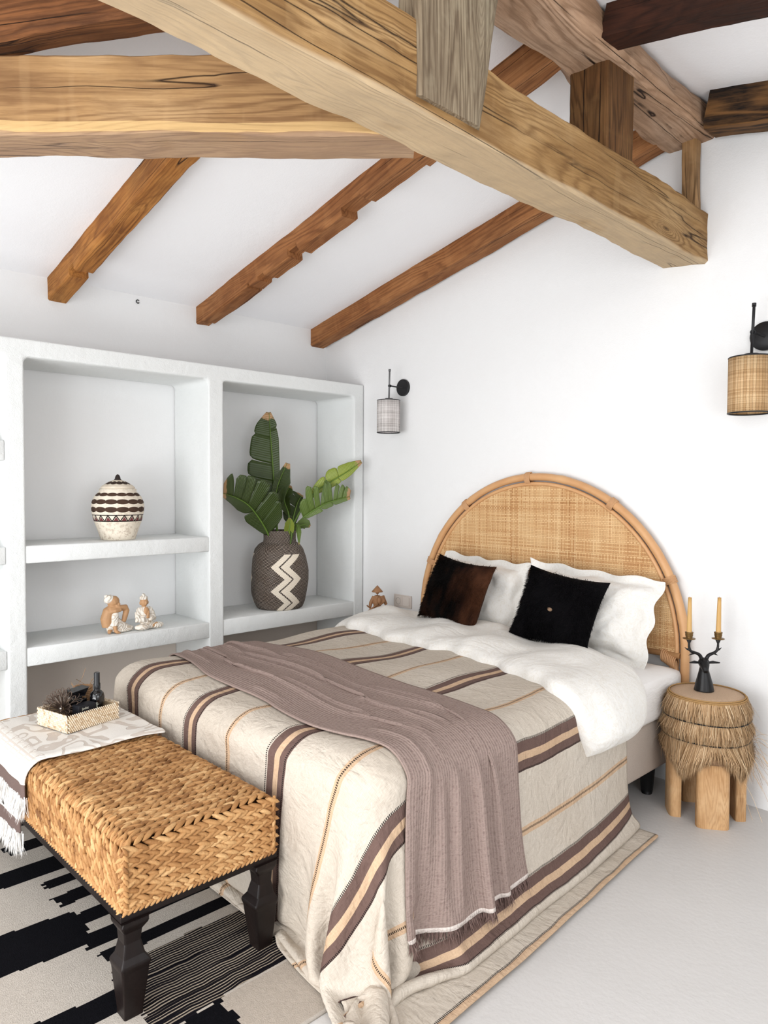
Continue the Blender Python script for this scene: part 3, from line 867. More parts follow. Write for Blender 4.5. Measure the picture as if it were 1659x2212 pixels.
FUR1 = NT('fur_brown_black', 0.75, 0.08); v = FUR1.tc(); fx, fy, fz = FUR1.xyz(v)
pb = FUR1.M('ADD', FUR1.noise(FUR1.map(v, (5, 5, 2)), 1.6, 3, 0.6), FUR1.M('MULTIPLY', FUR1.M('ABSOLUTE', FUR1.M('ADD', fx, 0.02)), 1.1))
FUR1.col(FUR1.ramp(pb, [(0.55, '0b0908'), (0.68, '2c1a12'), (0.86, '4e3020')])); FUR1 = FUR1.m
FUR2 = NT('fur_black', 0.75, 0.08); v = FUR2.tc()
tuft = FUR2.n('VectorMath', [v, (0.0, -0.07, -0.01)], operation='SUBTRACT').outputs[0]
tl = FUR2.n('VectorMath', [FUR2.map(tuft, (1, 0.3, 1.4))], operation='LENGTH').outputs['Value']
FUR2.col(FUR2.mix(FUR2.M('LESS_THAN', tl, 0.011), FUR2.mix(FUR2.noise(v, 30, 2), '070708', '121013'), 'a88a70')); FUR2 = FUR2.m
for nm, lab, loc, rx, ry, rz, sd, mt in (
        ('fur_cushion', 'square fur cushion in mottled brown and black at the left of the bed', (-2.440, 2.865, 0.800), R(-22), R(5), R(-4), 3, FUR1),
        ('fur_cushion', 'square all-black fur cushion with a tiny tan tuft at its centre', (-1.825, 2.86, 0.785), R(-22), R(7), R(3), 8, FUR2)):
    b, F = pillow(0.41, 0.37, 0.13, 0.0, 26, sd, 0.10, 0.004)
    root = thing(nm, lab, 'cushion', loc); root.rotation_euler = (rx, ry, rz)
    b.obj('cover', mt, root, local=True)
    # short pile
    N = 15000
    iu = rng.random(N)*24.9; iv = rng.random(N)*24.9; i0 = iu.astype(int); j0 = iv.astype(int); fu = (iu-i0)[:, None]; fv = (iv-j0)[:, None]
    A = (F[i0, j0]*(1-fu)+F[i0+1, j0]*fu)*(1-fv)+(F[i0, j0+1]*(1-fu)+F[i0+1, j0+1]*fu)*fv
    e = np.array([0.20, 0.001, 0.18]); nn = A/np.array([0.21, 0.075, 0.19])**2; nn /= np.linalg.norm(nn, axis=1, keepdims=True)
    fl_ = fbm(A*4, 1.4, sd+2); fd = np.stack([0.7*fl_, -0.1+0*fl_, -0.8+0.3*fl_], -1)
    D = nn*0.45+fd*0.75+rng.normal(size=(N, 3))*0.28; D /= np.linalg.norm(D, axis=1, keepdims=True)
    L_ = (0.014+0.012*rng.random(N))[:, None]
    sd_ = np.cross(D, nn+rng.normal(size=(N, 3))*0.3); sd_ /= np.linalg.norm(sd_, axis=1, keepdims=True)
    q = MB(); q.ribbons(A, A+D*L_*0.5, A+D*L_*0.9+fd*L_*0.3, sd_*0.0011)
    # back edge tufts
    o = q.obj('fur_pile', mt, root, smooth=False, local=True)

# ================================================================== woven bench at the foot of the bed
BN = thing('woven_bench', 'seagrass braided bench with dark turned legs at the foot of the bed', 'bench', (-2.345, 0.985, 0))
BXL, BXR, BYN, BYF, BZ0, BZ1 = -2.965, -1.722, 0.758, 1.212, 0.288, 0.452
SG = NT('seagrass', 0.62, 0.25); v = SG.tc()
ob_ = SG.n('Attribute'); ob_.attribute_name = 'tone'
t0 = ob_.outputs['Fac']
c_ = SG.ramp(SG.M('ADD', SG.M('MULTIPLY', t0, 0.6), SG.M('MULTIPLY', SG.noise(v, 7, 3), 0.5)), [(0.22, '744d2a'), (0.42, '9f7245'), (0.62, 'b98c5b'), (0.85, 'd0a876')])
c_ = SG.mix(SG.ramp(SG.noise(v, 160, 3, 0.7), [(0.4, 0.0), (0.8, 0.4)]), c_, '80532a')
SG.col(c_); SG.bump(SG.noise(v, 260, 2), 0.0012)
SG = SG.m


def leafs(C, Dd, N_, L, W, T, tone, mb, k=6, ns=5):
    """batch of plump almond shapes: centres, directions, normals"""
    S_ = np.cross(N_, Dd); t = np.linspace(-1, 1, ns); ang = np.arange(k)*2*math.pi/k
    r = np.sqrt(np.maximum(1-np.abs(t)**2.1, 0.012))
    V = (C[:, None, None]+Dd[:, None, None]*(t[None, :, None, None]*L[:, None, None, None]/2)
         + S_[:, None, None]*(r[None, :, None, None]*np.cos(ang)[None, None, :, None]*W[:, None, None, None]/2)
         + N_[:, None, None]*(r[None, :, None, None]*np.sin(ang)[None, None, :, None]*T[:, None, None, None]/2))
    n = len(C); idx = np.arange(n*ns*k).reshape(n, ns, k); F = []
    a = idx[:, :-1]; b_ = idx[:, 1:]
    q = np.stack([a, b_, np.roll(b_, -1, 2), np.roll(a, -1, 2)], -1).reshape(-1, 4)
    mb.add(V.reshape(-1, 3), q.tolist()); mb.tone = getattr(mb, 'tone', [])+np.repeat(tone, ns*k).tolist()


def set_tone(o, mb):
    at = o.data.attributes.new('tone', 'FLOAT', 'POINT'); at.data.foreach_set('value', np.array(mb.tone, dtype=np.float32))


# path across the bench: up the near side, over the top, down the far side
RB = 0.045
h_ = BZ1-BZ0; wd = BYF-BYN
def bpath(s):
    """s array -> (y, z, ny, nz)"""
    L1 = h_-RB; La = RB*math.pi/2; L2 = wd-2*RB
    s = np.asarray(s, float)
    y = np.zeros_like(s); z = np.zeros_like(s); ny = np.zeros_like(s); nz_ = np.zeros_like(s)
    for i, q in np.ndenumerate(s):
        if q < L1: r_ = (BYN, BZ0+q, -1, 0)
        elif q < L1+La: a = (q-L1)/RB; r_ = (BYN+RB-RB*math.cos(a), BZ1-RB+RB*math.sin(a), -math.cos(a), math.sin(a))
        elif q < L1+La+L2: r_ = (BYN+RB+q-L1-La, BZ1, 0, 1)
        elif q < L1+2*La+L2: a = (q-L1-La-L2)/RB; r_ = (BYF-RB+RB*math.sin(a), BZ1-RB+RB*math.cos(a), math.sin(a), math.cos(a))
        else: r_ = (BYF, BZ1-RB-(q-L1-2*La-L2), 1, 0)
        y[i], z[i], ny[i], nz_[i] = r_
    return y, z, ny, nz_


mb = MB()
TOT = 2*(h_-RB)+math.pi*RB+wd-2*RB
pitch = 0.0270; step = 0.0285
rows = np.arange(BXL+0.012, BXR+0.004, pitch)
for ri, x in enumerate(rows):
    for side in (-1, 1):
        s = np.arange(0.004+(0.5*step if side > 0 else 0), TOT, step); n = len(s)
        y, z, ny, nz_ = bpath(s); s2 = np.clip(s+0.003, 0, TOT); y2, z2, _, _ = bpath(s2); y1, z1, _, _ = bpath(np.clip(s-0.003, 0, TOT))
        T = np.stack([0*y, y2-y1, z2-z1], -1); T /= np.linalg.norm(T, axis=1, keepdims=True)
        Nn = np.stack([0*y, ny, nz_], -1); X_ = np.array([1.0, 0, 0])
        sag = 0.006*np.sin((y-BYN)/wd*math.pi)*(np.array(nz_) > 0.8)
        D = T*0.88+side*X_*-0.42+Nn*0.17+rng.normal(size=(n, 3))*0.06; D /= np.linalg.norm(D, axis=1, keepdims=True)
        Nn2 = Nn-D*(Nn*D).sum(1, keepdims=True); Nn2 /= np.linalg.norm(Nn2, axis=1, keepdims=True)
        jx = 0.0015*math.sin(ri*1.7)
        C = np.stack([x+side*pitch*0.23+jx+0*y, y, z], -1)+Nn*(0.0015-sag[:, None]*0)+rng.normal(size=(n, 3))*0.0009
        bow = 0.004*np.sin(np.clip((y-BYN)/wd, 0, 1)*math.pi)*math.sin(np.clip((x-BXL)/(BXR-BXL), 0, 1)*math.pi)
        C[:, 2] += bow
        tone = np.clip(0.5+0.22*rng.normal(size=n)+0.12*math.sin(ri*2.3), 0, 1)
        leafs(C, D, Nn2, 0.050*(1+0.08*rng.normal(size=n)), 0.0144+0*s, 0.0150+0*s, tone, mb)
# end faces: horizontal rows
for xe, sg_ in ((BXR, 1), (BXL, -1)):
    er = np.arange(BZ0+0.012, BZ1+0.002, 0.0262)
    for zi, z0 in enumerate(er):
        for side in (-1, 1):
            ylo, yhi = BYN+0.006, BYF-0.006
            y = np.arange(ylo+(0.5*step if side > 0 else 0), yhi, step); n = len(y)
            N0 = np.array([sg_, 0, 0.0]); T = np.array([0, 1.0, 0]); Z_ = np.array([0, 0, 1.0])
            D = T*0.88+side*Z_*-0.40+N0*0.17+rng.normal(size=(n, 3))*0.06; D /= np.linalg.norm(D, axis=1, keepdims=True)
            Nn2 = N0-D*(D @ N0)[:, None]; Nn2 /= np.linalg.norm(Nn2, axis=1, keepdims=True)
            C = np.stack([xe+0*y, y, z0+side*0.0062+0*y], -1)+rng.normal(size=(n, 3))*0.0009
            leafs(C, D, Nn2, 0.052*(1+0.08*rng.normal(size=n)), 0.0150+0*y, 0.0155+0*y, np.clip(0.55+0.2*rng.normal(size=n), 0, 1), mb, 8, 7)
# braided border round the bottom edge and up the end corners
def braid(pts, outn, mb, st_=0.015):
    pts = np.array(pts); seg = np.linalg.norm(np.diff(pts, axis=0), axis=1); tot = seg.sum(); cs = np.concatenate([[0], np.cumsum(seg)])
    for side in (-1, 1):
        s = np.arange(0.5*st_*(side > 0), tot, st_); n = len(s)
        C = np.stack([np.interp(s, cs, pts[:, k]) for k in range(3)], -1); C2 = np.stack([np.interp(s+0.004, cs, pts[:, k]) for k in range(3)], -1); C1 = np.stack([np.interp(s-0.004, cs, pts[:, k]) for k in range(3)], -1)
        T = C2-C1; T /= np.maximum(np.linalg.norm(T, axis=1, keepdims=True), 1e-9)
        N0 = np.repeat(np.array([outn], float), n, 0); N0 -= T*(N0*T).sum(1, keepdims=True); N0 /= np.linalg.norm(N0, axis=1, keepdims=True); S_ = np.cross(T, N0)
        D = T*0.85+side*S_*0.5+N0*0.1; D /= np.linalg.norm(D, axis=1, keepdims=True)
        N2 = N0-D*(N0*D).sum(1, keepdims=True); N2 /= np.linalg.norm(N2, axis=1, keepdims=True)
        leafs(C+S_*side*-0.004, D, N2, 0.027+0*s, 0.011+0*s, 0.011+0*s, np.clip(0.5+0.2*rng.normal(size=n), 0, 1), mb)
e_ = 0.006
braid([(BXL, BYN-e_, BZ0+0.002), (BXR, BYN-e_, BZ0+0.002)], (0, -1, 0.3), mb)
braid([(BXR+e_, BYN, BZ0), (BXR+e_, BYF, BZ0)], (1, 0, 0.3), mb)
for yy_ in (BYN+0.001, BYF-0.001): braid([(BXR+0.002, yy_, BZ0), (BXR+0.002, yy_, BZ1-0.01)], (1, -1 if yy_ < 1 else 1, 0), mb)
o = mb.obj('woven_seat', SG, BN); set_tone(o, mb)
b = MB(); V, F = rbox((BXL+0.004, BYN+0.005, BZ0), (BXR-0.004, BYF-0.005, BZ1-0.004), 0.04, 10); b.add(V, F)
b.obj('seat_core', plain('seagrass_shadow', '4a2c14', 0.9), BN)
DKW = NT('ebonised_wood', 0.42, 0.25); v = DKW.tc(); DKW.col(DKW.mix(DKW.noise(DKW.map(v, (8, 8, 1)), 5, 3), '0b0808', '1d1311')); DKW.bump(DKW.noise(v, 40, 3), 0.001); DKW = DKW.m
b = MB(); b.box((BXL-0.004, BYN-0.012, 0.262), (BXR+0.010, BYF+0.004, 0.286)); bevel(b.obj('seat_frame', DKW, BN, smooth=False), 0.003)
LEGP = [(0.0, 0.025, 0.0), (0.02, 0.025, 0.0), (0.085, 0.032, 0.0), (0.13, 0.036, 0.0), (0.143, 0.040, 0.0), (0.150, 0.038, 0.0), (0.165, 0.029, 0.0), (0.20, 0.022, 0.0), (0.228, 0.024, 0.0), (0.246, 0.036, 0.0), (0.250, 0.036, 0.0), (0.264, 0.036, 0.0)]
for x in (BXL+0.030, BXR-0.022):
    for y in (BYN+0.026, BYF-0.034):
        b = MB(); P = []
        for z, hw, _ in LEGP:
            sx = 1 if x > -2.3 else -1; sy = 1 if y > 1 else -1
            c0 = np.array([x-sx*(0.036-hw)*-0.2, y-sy*(0.036-hw)*-0.2])
            P.append([(c0[0]+hw*a1, c0[1]+hw*a2, z) for a1, a2 in ((-1, -1), (1, -1), (1, 1), (-1, 1))])
        b.grid(np.array(P), cv=True); b.f += [(3, 2, 1, 0), tuple(len(LEGP)*4-4+i for i in range(4))]; b.mi += [0, 0]
        bevel(b.obj('leg', DKW, BN, smooth=False), 0.004, 2, 25)

# ------------------------------------------------------------------ runner over the bench
RUN = NT('runner_jacquard', 0.9, 0.1)
uvn = RUN.n('UVMap'); uvn.uv_map = 'rest'; q = uvn.outputs[0]; rx_, ry_, rz_ = RUN.xyz(q)
sw = RUN.M('SINE', RUN.M('MULTIPLY', RUN.noise(q, 9, 1, 0.4, 0.6), 32.0))
swm = RUN.ramp(sw, [(0.45, 0.0), (0.6, 1.0)])
# triangles filled with hatching
tri = None
K = 19.0
la_ = RUN.M('FRACT', RUN.M('MULTIPLY', ry_, K)); lb_ = RUN.M('FRACT', RUN.M('MULTIPLY', RUN.M('ADD', RUN.M('MULTIPLY', rx_, 0.866), RUN.M('MULTIPLY', ry_, 0.5)), K))
lc_ = RUN.M('FRACT', RUN.M('MULTIPLY', RUN.M('SUBTRACT', RUN.M('MULTIPLY', rx_, 0.866), RUN.M('MULTIPLY', ry_, 0.5)), K))
ln_ = RUN.M('MINIMUM', RUN.M('MINIMUM', la_, lb_), lc_)
lnm = RUN.M('LESS_THAN', ln_, 0.10)
hat = RUN.M('LESS_THAN', RUN.M('FRACT', RUN.M('MULTIPLY', lb_, 5.0)), 0.30)
hat = RUN.M('MULTIPLY', hat, RUN.M('GREATER_THAN', RUN.M('ADD', la_, lc_), 1.0))
hat2 = RUN.M('MULTIPLY', RUN.M('LESS_THAN', RUN.M('FRACT', RUN.M('MULTIPLY', la_, 5.0)), 0.30), RUN.M('LESS_THAN', RUN.M('ADD', la_, lc_), 1.0))
trm = RUN.M('MAXIMUM', lnm, RUN.M('MAXIMUM', hat, hat2))
side_ = RUN.M('GREATER_THAN', ry_, 0.40)        # front part: triangles; rest: swirls
msk = RUN.mix(side_, swm, trm)
base = RUN.mix(RUN.M('MULTIPLY', msk, 0.75), 'e6e1da', 'c2b5aa')
dk = RUN.M('MULTIPLY', RUN.M('GREATER_THAN', rz_, -1.0), RUN.M('GREATER_THAN', ry_, 0.595))
RUN_HI = base
RUN.col(base)
RUN.bump(RUN.M('MULTIPLY', msk, -1.0), 0.0018, 0.7); RUN.bump(RUN.noise(q, 300, 2), 0.0008); RUN.bump(RUN.noise(q, 14, 3), 0.006, 0.5)
RUN = RUN.m
BAND = plain('runner_dark_band', '6b5a55', 0.9, 0.1, var=0.2, nscale=260, bump=0.0005)
FRW = plain('runner_fringe', 'efece8', 0.9, 0.1, var=0.06)
RN = thing('bench_runner', 'folded off-white patterned runner with brown bands and white fringes over the bench', 'runner', (-2.6, 0.985, BZ1))
zt_ = BZ1+0.010


def bench_wrap(V, off, r=0.055):
    """V metres from the far edge towards the camera side, then hanging down"""
    yf = BYF-0.005; flat = yf-(BYN-0.006)-r
    t = V-flat; a = np.clip(t/r, 0, math.pi/2); dn = np.maximum(t-r*math.pi/2, 0)
    y = np.where(t > 0, BYN-0.006+r-(r+off)*np.sin(a), yf-V); z = np.where(t > 0, zt_-r+(r+off)*np.cos(a)-dn, zt_+off)
    return y, z


def runner_layer(name, xr, xl, Vend, off, band, Vst=0.0, fr=True, sd=0):
    n, m = 46, 70
    vv = np.linspace(Vst, Vend, m); uu = np.linspace(0, 1, n)
    U_, V_ = np.meshgrid(uu, vv, indexing='ij')
    X0 = np.interp(vv, [0, 0.45, 0.9], xr); X1 = np.interp(vv, [0, 0.45, 0.9], xl)
    X = X0[None]+(X1-X0)[None]*U_
    hang = np.clip((V_-0.5)/0.3, 0, 1)
    of = off+0.004*fbm(np.stack([X, V_], -1), 2.5, sd)+hang*0.010*np.sin(X*30+sd)
    roll = 0.010*np.exp(-((U_*abs(xr[0]-xl[0]))/0.03)**2)-0.012*np.exp(-((U_*0.5)/0.012)**2)
    y, z = bench_wrap(V_+0.03*U_*hang, of+roll)
    y = y-hang*0.01*np.sin(X*24+sd)
    P = np.stack([X, y, z], -1)
    b = MB(); b.grid(P); o = b.obj(name, [RUN, BAND], RN, uv=np.stack([X.ravel(), V_.ravel()], -1))
    mi = np.zeros(len(o.data.polygons), int).reshape(n-1, m-1)
    if band:
        k = (vv[1:] > Vend-band)
        mi[:, k] = 1
    o.data.polygons.foreach_set('material_index', mi.ravel())
    s_ = o.modifiers.new('sol', 'SOLIDIFY'); s_.thickness = 0.006; s_.offset = 0
    s_ = o.modifiers.new('sub', 'SUBSURF'); s_.levels = s_.render_levels = 1
    if fr:
        N = 1500; i = rng.random(N)*(n-1.001); i0 = i.astype(int); f_ = (i-i0)[:, None]
        A = P[i0, -1]*(1-f_)+P[i0+1, -1]*f_+rng.normal(size=(N, 3))*0.003; Ln = (0.05+0.025*rng.random(N))[:, None]
        cl = fbm(A*6, 2.2, 5)[:, None]*np.array([[1, 0.3, 0]])
        D = np.array([0, -0.05, -1.0])+cl*0.25+rng.normal(size=(N, 3))*0.10
        b = MB(); b.ribbons(A+np.array([0, 0, 0.004]), A+D*Ln*0.5, A+D*Ln+rng.normal(size=(N, 3))*0.004, np.cross(D, rng.normal(size=(N, 3)))*0.0012)
        b.obj('fringe', FRW, RN, smooth=False)


runner_layer('lower_layer', (-2.43, -2.49, -2.49), (-2.90, -2.86, -2.90), 0.68, 0.002, 0.045, 0.0, True, 3)
runner_layer('upper_layer', (-2.375, -2.405, -2.36), (-2.955, -2.87, -2.84), 0.535, 0.013, 0.045, 0.0, True, 9)

# ------------------------------------------------------------------ rattan tray and what it holds
TRC = np.array([-2.684, 1.017]); TA = R(13); tz = zt_+0.018
ux_ = np.array([math.cos(TA), math.sin(TA)]); uy_ = np.array([-math.sin(TA), math.cos(TA)])
TRW = NT('whitewashed_rattan', 0.7, 0.2); at = TRW.n('Attribute'); at.attribute_name = 'tone'
TRW.col(TRW.ramp(at.outputs['Fac'], [(0.0, 'b79a7a'), (0.5, 'e2cfb4'), (1.0, 'f0e4d2')])); TRW = TRW.m
HX, HY, TH = 0.092, 0.104, 0.058
tray = thing('rattan_tray', 'small whitewashed square rattan tray standing on the bench runner', 'tray', (TRC[0], TRC[1], tz))
b = MB()
def t2w(x, y, z): return (TRC[0]+ux_[0]*x+uy_[0]*y, TRC[1]+ux_[1]*x+uy_[1]*y, tz+z)
def tbox(b, lo, hi):
    x0, y0, z0 = lo; x1, y1, z1 = hi
    b.add([t2w(*p) for p in [(x0, y0, z0), (x1, y0, z0), (x1, y1, z0), (x0, y1, z0), (x0, y0, z1), (x1, y0, z1), (x1, y1, z1), (x0, y1, z1)]],
          [(0, 3, 2, 1), (4, 5, 6, 7), (0, 1, 5, 4), (1, 2, 6, 5), (2, 3, 7, 6), (3, 0, 4, 7)])
tbox(b, (-HX, -HY, 0), (HX, HY, 0.006))
for a0, a1 in (((-HX, -HY), (HX, -HY+0.005)), ((-HX, HY-0.005), (HX, HY)), ((-HX, -HY), (-HX+0.005, HY)), ((HX-0.005, -HY), (HX, HY))): tbox(b, (a0[0], a0[1], 0), (a1[0], a1[1], TH-0.003))
b.obj('tray_body', plain('rattan_core', 'c9b08e', 0.8), tray, smooth=False)
mb = MB()
for nrm2, ext, hal in (((1, 0), HY, HX), ((-1, 0), HY, HX), ((0, -1), HX, HY), ((0, 1), HX, HY)):
    n3 = np.array([ux_[0]*nrm2[0]+uy_[0]*nrm2[1], ux_[1]*nrm2[0]+uy_[1]*nrm2[1], 0.0]); tn = np.array([-n3[1], n3[0], 0])
    for r_ in range(9):
        s = np.arange(-ext+0.004, ext-0.001, 0.0078)+(0.0039 if r_ % 2 else 0); s = s[s < ext]; n = len(s)
        C = np.array([TRC[0], TRC[1], tz+0.004+r_*0.0069])+n3*(hal+0.001)+tn*s[:, None]
        D = np.repeat((tn*0.62+np.array([0, 0, -0.78]))[None], n, 0)+rng.normal(size=(n, 3))*0.08; D /= np.linalg.norm(D, axis=1, keepdims=True)
        N2 = np.repeat(n3[None], n, 0); N2 = N2-D*(N2*D).sum(1, keepdims=True); N2 /= np.linalg.norm(N2, axis=1, keepdims=True)
        leafs(C, D, N2, 0.0125+0*s, 0.0052+0*s, 0.0052+0*s, np.clip(0.6+0.25*rng.normal(size=n), 0, 1), mb, 5, 4)
o = mb.obj('woven_side', TRW, tray); set_tone(o, mb)
# wire flower ball
WIRE = plain('aged_metal', '5e4e44', 0.45, 0.5, metal=0.6, var=0.35, nscale=80)
oc = np.array(t2w(-0.020, -0.050, 0.056)); orad = 0.074
orn = thing('wire_flower_ball', 'spiky dark metal flower ball made of looped petals in the tray', 'ornament', tuple(oc-np.array([0, 0, 0.04])))
axis = np.array([0.66, -0.66, 0.30]); axis /= np.linalg.norm(axis)
e1 = np.cross(axis, [0, 0, 1.0]); e1 /= np.linalg.norm(e1); e2 = np.cross(axis, e1)
b = MB()
for ring_, (el, npet, ln_p) in enumerate(((70, 9, 0.056), (46, 14, 0.060), (22, 18, 0.063), (0, 20, 0.064), (-24, 18, 0.062))):
    for k in range(npet):
        ph = 2*math.pi*(k+0.5*(ring_ % 2))/npet; el_ = R(90-el)
        d = axis*math.cos(el_)+(e1*math.cos(ph)+e2*math.sin(ph))*math.sin(el_)
        if oc[2]+d[2]*ln_p < tz+0.008: continue
        sdv = np.cross(d, axis); sdv /= max(np.linalg.norm(sdv), 1e-6)
        tt_ = np.linspace(0, math.pi*2, 13)
        P = [oc+d*(0.012+ln_p*(0.5-0.5*math.cos(t)))+sdv*0.0095*math.sin(t)*(0.4+0.6*(0.5-0.5*math.cos(t))) for t in tt_]
        P = [p for p in P]
        loc_ = [((p[0]-TRC[0])*ux_[0]+(p[1]-TRC[1])*ux_[1], (p[0]-TRC[0])*uy_[0]+(p[1]-TRC[1])*uy_[1], p[2]-tz) for p in P]
        if any((abs(l[0]) > HX-0.008 or abs(l[1]) > HY-0.008) and l[2] < TH+0.004 for l in loc_): continue
        b.tube(P, 0.0016, 4, caps=False)
b.obj('wire_petals', WIRE, orn)
b = MB(); b.ell(oc+axis*0.016, (0.007, 0.007, 0.007)); b.obj('centre_stud', plain('silver_stud', 'b9b3aa', 0.25, 0.6, metal=0.9), orn)
# bottles and boxes
GLB = plain('black_glass', '07070a', 0.08, 0.6); CAPB = plain('black_cap', '0c0c10', 0.25, 0.5)
p0 = t2w(0.036, 0.052, 0.0065)
bt = thing('spray_bottle', 'round black glass spray bottle with a tall cap, tallest item in the tray', 'bottle', p0)
b = MB(); b.lathe([(0.024, 0.0), (0.026, 0.004), (0.026, 0.082), (0.023, 0.094), (0.014, 0.103), (0.011, 0.106), (0.011, 0.112)], p0, 32); b.obj('body', GLB, bt)
b = MB(); b.lathe([(0.0125, 0.108), (0.0125, 0.128), (0.0105, 0.131), (0.0105, 0.168), (0.009, 0.170)], p0, 24); b.obj('spray_cap', CAPB, bt)


def text(body, size, loc, rotm, mat, parent, name='lettering', thick=0.0002):
    c = bpy.data.curves.new(name, 'FONT'); c.body = body; c.size = size; c.extrude = thick; c.align_x = 'CENTER'; c.align_y = 'CENTER'
    tmp = bpy.data.objects.new(name, c); COL.objects.link(tmp)
    dg = bpy.context.evaluated_depsgraph_get(); me = bpy.data.meshes.new_from_object(tmp.evaluated_get(dg)); bpy.data.objects.remove(tmp)
    me.transform(rotm.to_4x4()); me.transform(Matrix.Translation(Vector(loc)-root_loc(parent)))
    me.materials.clear(); me.materials.append(mat)
    o = bpy.data.objects.new(name, me); COL.objects.link(o); o.parent = parent; return o


INK = plain('pale_ink', 'cfcfc0', 0.5)
camdir = Vector((0.93, -0.36, 0)).normalized()
face = lambda d: Matrix((Vector((0, 0, 1)).cross(d), Vector((0, 0, 1)), d)).transposed()
rr = face(camdir) @ Matrix.Rotation(R(-90), 3, 'Z')
text('ahn', 0.014, Vector(p0)+camdir*0.0262+Vector((0, 0, 0.055)), rr, INK, bt)
p1 = t2w(0.030, -0.006, 0.0065)
bx = thing('black_box', 'small flat black carton with pale lettering in front of the square flask', 'box', p1)
b = MB(); 
def obox(b, x, y, hx, hy, z0, z1):
    b.add([t2w(*p) for p in [(x-hx, y-hy, z0), (x+hx, y-hy, z0), (x+hx, y+hy, z0), (x-hx, y+hy, z0), (x-hx, y-hy, z1), (x+hx, y-hy, z1), (x+hx, y+hy, z1), (x-hx, y+hy, z1)]],
          [(0, 3, 2, 1), (4, 5, 6, 7), (0, 1, 5, 4), (1, 2, 6, 5), (2, 3, 7, 6), (3, 0, 4, 7)])
obox(b, 0.050, -0.012, 0.020, 0.034, 0.0065, 0.078); bevel(b.obj('carton', plain('matte_black', '15161c', 0.5), bx, smooth=False), 0.0015)
dX = Vector((ux_[0], ux_[1], 0))
text('jodat', 0.013, Vector(t2w(0.0703, -0.020, 0.066)), face(dX), INK, bx)
p2 = t2w(-0.012, 0.002, 0.0065)
fl_ = thing('perfume_flask', 'square black perfume flask with a flared cap beside the metal flower ball', 'bottle', p2)
b = MB(); obox(b, -0.004, -0.002, 0.022, 0.026, 0.0065, 0.085); bevel(b.obj('glass_body', GLB, fl_, smooth=False), 0.004, 3)
b = MB(); obox(b, -0.004, -0.002, 0.010, 0.010, 0.085, 0.094); b.obj('neck', CAPB, fl_, smooth=False)
b = MB()
P = []
for z, hw in ((0.094, 0.020), (0.100, 0.021), (0.112, 0.027), (0.118, 0.029)):
    P.append([t2w(-0.004+a1*hw*0.8, -0.002+a2*hw*1.15, z+0.006*(a2 > 0)*(z > 0.105)) for a1, a2 in ((-1, -1), (1, -1), (1, 1), (-1, 1))])
b.grid(np.array(P), cv=True); b.f += [(3, 2, 1, 0), (12, 13, 14, 15)]; b.mi += [0, 0]; bevel(b.obj('flared_cap', CAPB, fl_, smooth=False), 0.002)
p3 = t2w(-0.060, 0.060, 0.0065)
tw = thing('twine_roll', 'brown fibrous twine roll at the back of the tray', 'twine', p3)
mb = MB(); TWN = plain('twine', '9a7a5c', 0.9, 0.1, var=0.3, nscale=150, bump=0.001)
for k in range(13):
    mb.tube([np.array(p3)+np.array([0.030*math.cos(t)+0.001*math.sin(5*t+k), 0.030*math.sin(t), 0.004+k*0.0078+0.002*math.sin(2*t+k)]) for t in np.linspace(0, 2*math.pi, 21)], 0.0052, 6, caps=False)
mb.obj('coils', TWN, tw)
b = MB()
for k in range(22):
    a = rng.random()*6.28; s0 = np.array(p3)+np.array([0.03*math.cos(a), 0.03*math.sin(a), 0.085+0.02*rng.random()]); d = rng.normal(size=3)*0.02+np.array([0, 0, 0.012])
    b.tube([s0, s0+d*0.6+rng.normal(size=3)*0.003, s0+d], 0.0008, 4)
b.obj('loose_fibres', TWN, tw)

# ================================================================== rug
RUGC = NT('rug_cream', 0.95, 0.05); v = RUGC.tc(); RUGC.col(RUGC.mix(RUGC.noise(RUGC.map(v, (3, 1, 1)), 60, 4, 0.7), 'a89e94', 'd4ccc2')); RUGC.bump(RUGC.noise(v, 260, 3, 0.7), 0.003); RUGC = RUGC.m
RUGB = NT('rug_black', 0.95, 0.05); v = RUGB.tc(); RUGB.col(RUGB.mix(RUGB.noise(v, 120, 3), '08080b', '131318')); RUGB.bump(RUGB.noise(v, 260, 3, 0.7), 0.003); RUGB = RUGB.m
RUGT = NT('rug_tan', 0.95, 0.05); v = RUGT.tc(); RUGT.col(RUGT.mix(RUGT.noise(v, 80, 4, 0.7), 'a0958a', 'c8bdb0')); RUGT.bump(RUGT.noise(v, 260, 3, 0.7), 0.003); RUGT = RUGT.m
RUGS = NT('rug_pinstripe', 0.95, 0.05); v = RUGS.tc(); sx, sy, sz = RUGS.xyz(v)
sw_ = RUGS.M('ADD', sx, RUGS.M('MULTIPLY', RUGS.noise(RUGS.map(v, (2, 5, 1)), 1.5, 2), 0.03))
ss = RUGS.M('SINE', RUGS.M('MULTIPLY', sw_, 620.0)); s2_ = RUGS.noise(RUGS.n('CombineXYZ', [RUGS.M('MULTIPLY', sw_, 120.0), RUGS.M('MULTIPLY', sy, 2.0), 0.0]).outputs[0], 1.0, 1)
RUGS.col(RUGS.mix(RUGS.ramp(RUGS.M('ADD', ss, RUGS.M('MULTIPLY', RUGS.M('SUBTRACT', s2_, 0.5), 4.0)), [(0.35, 0.0), (0.6, 1.0)]), '17151a', 'a59888')); RUGS.bump(ss, 0.0015); RUGS = RUGS.m
rx0, rx1, ry0, ry1 = -3.45, -1.40, -0.2, 1.42
GX = np.arange(rx0, rx1+1e-6, 0.008); GY = np.arange(ry0, ry1+1e-6, 0.012)
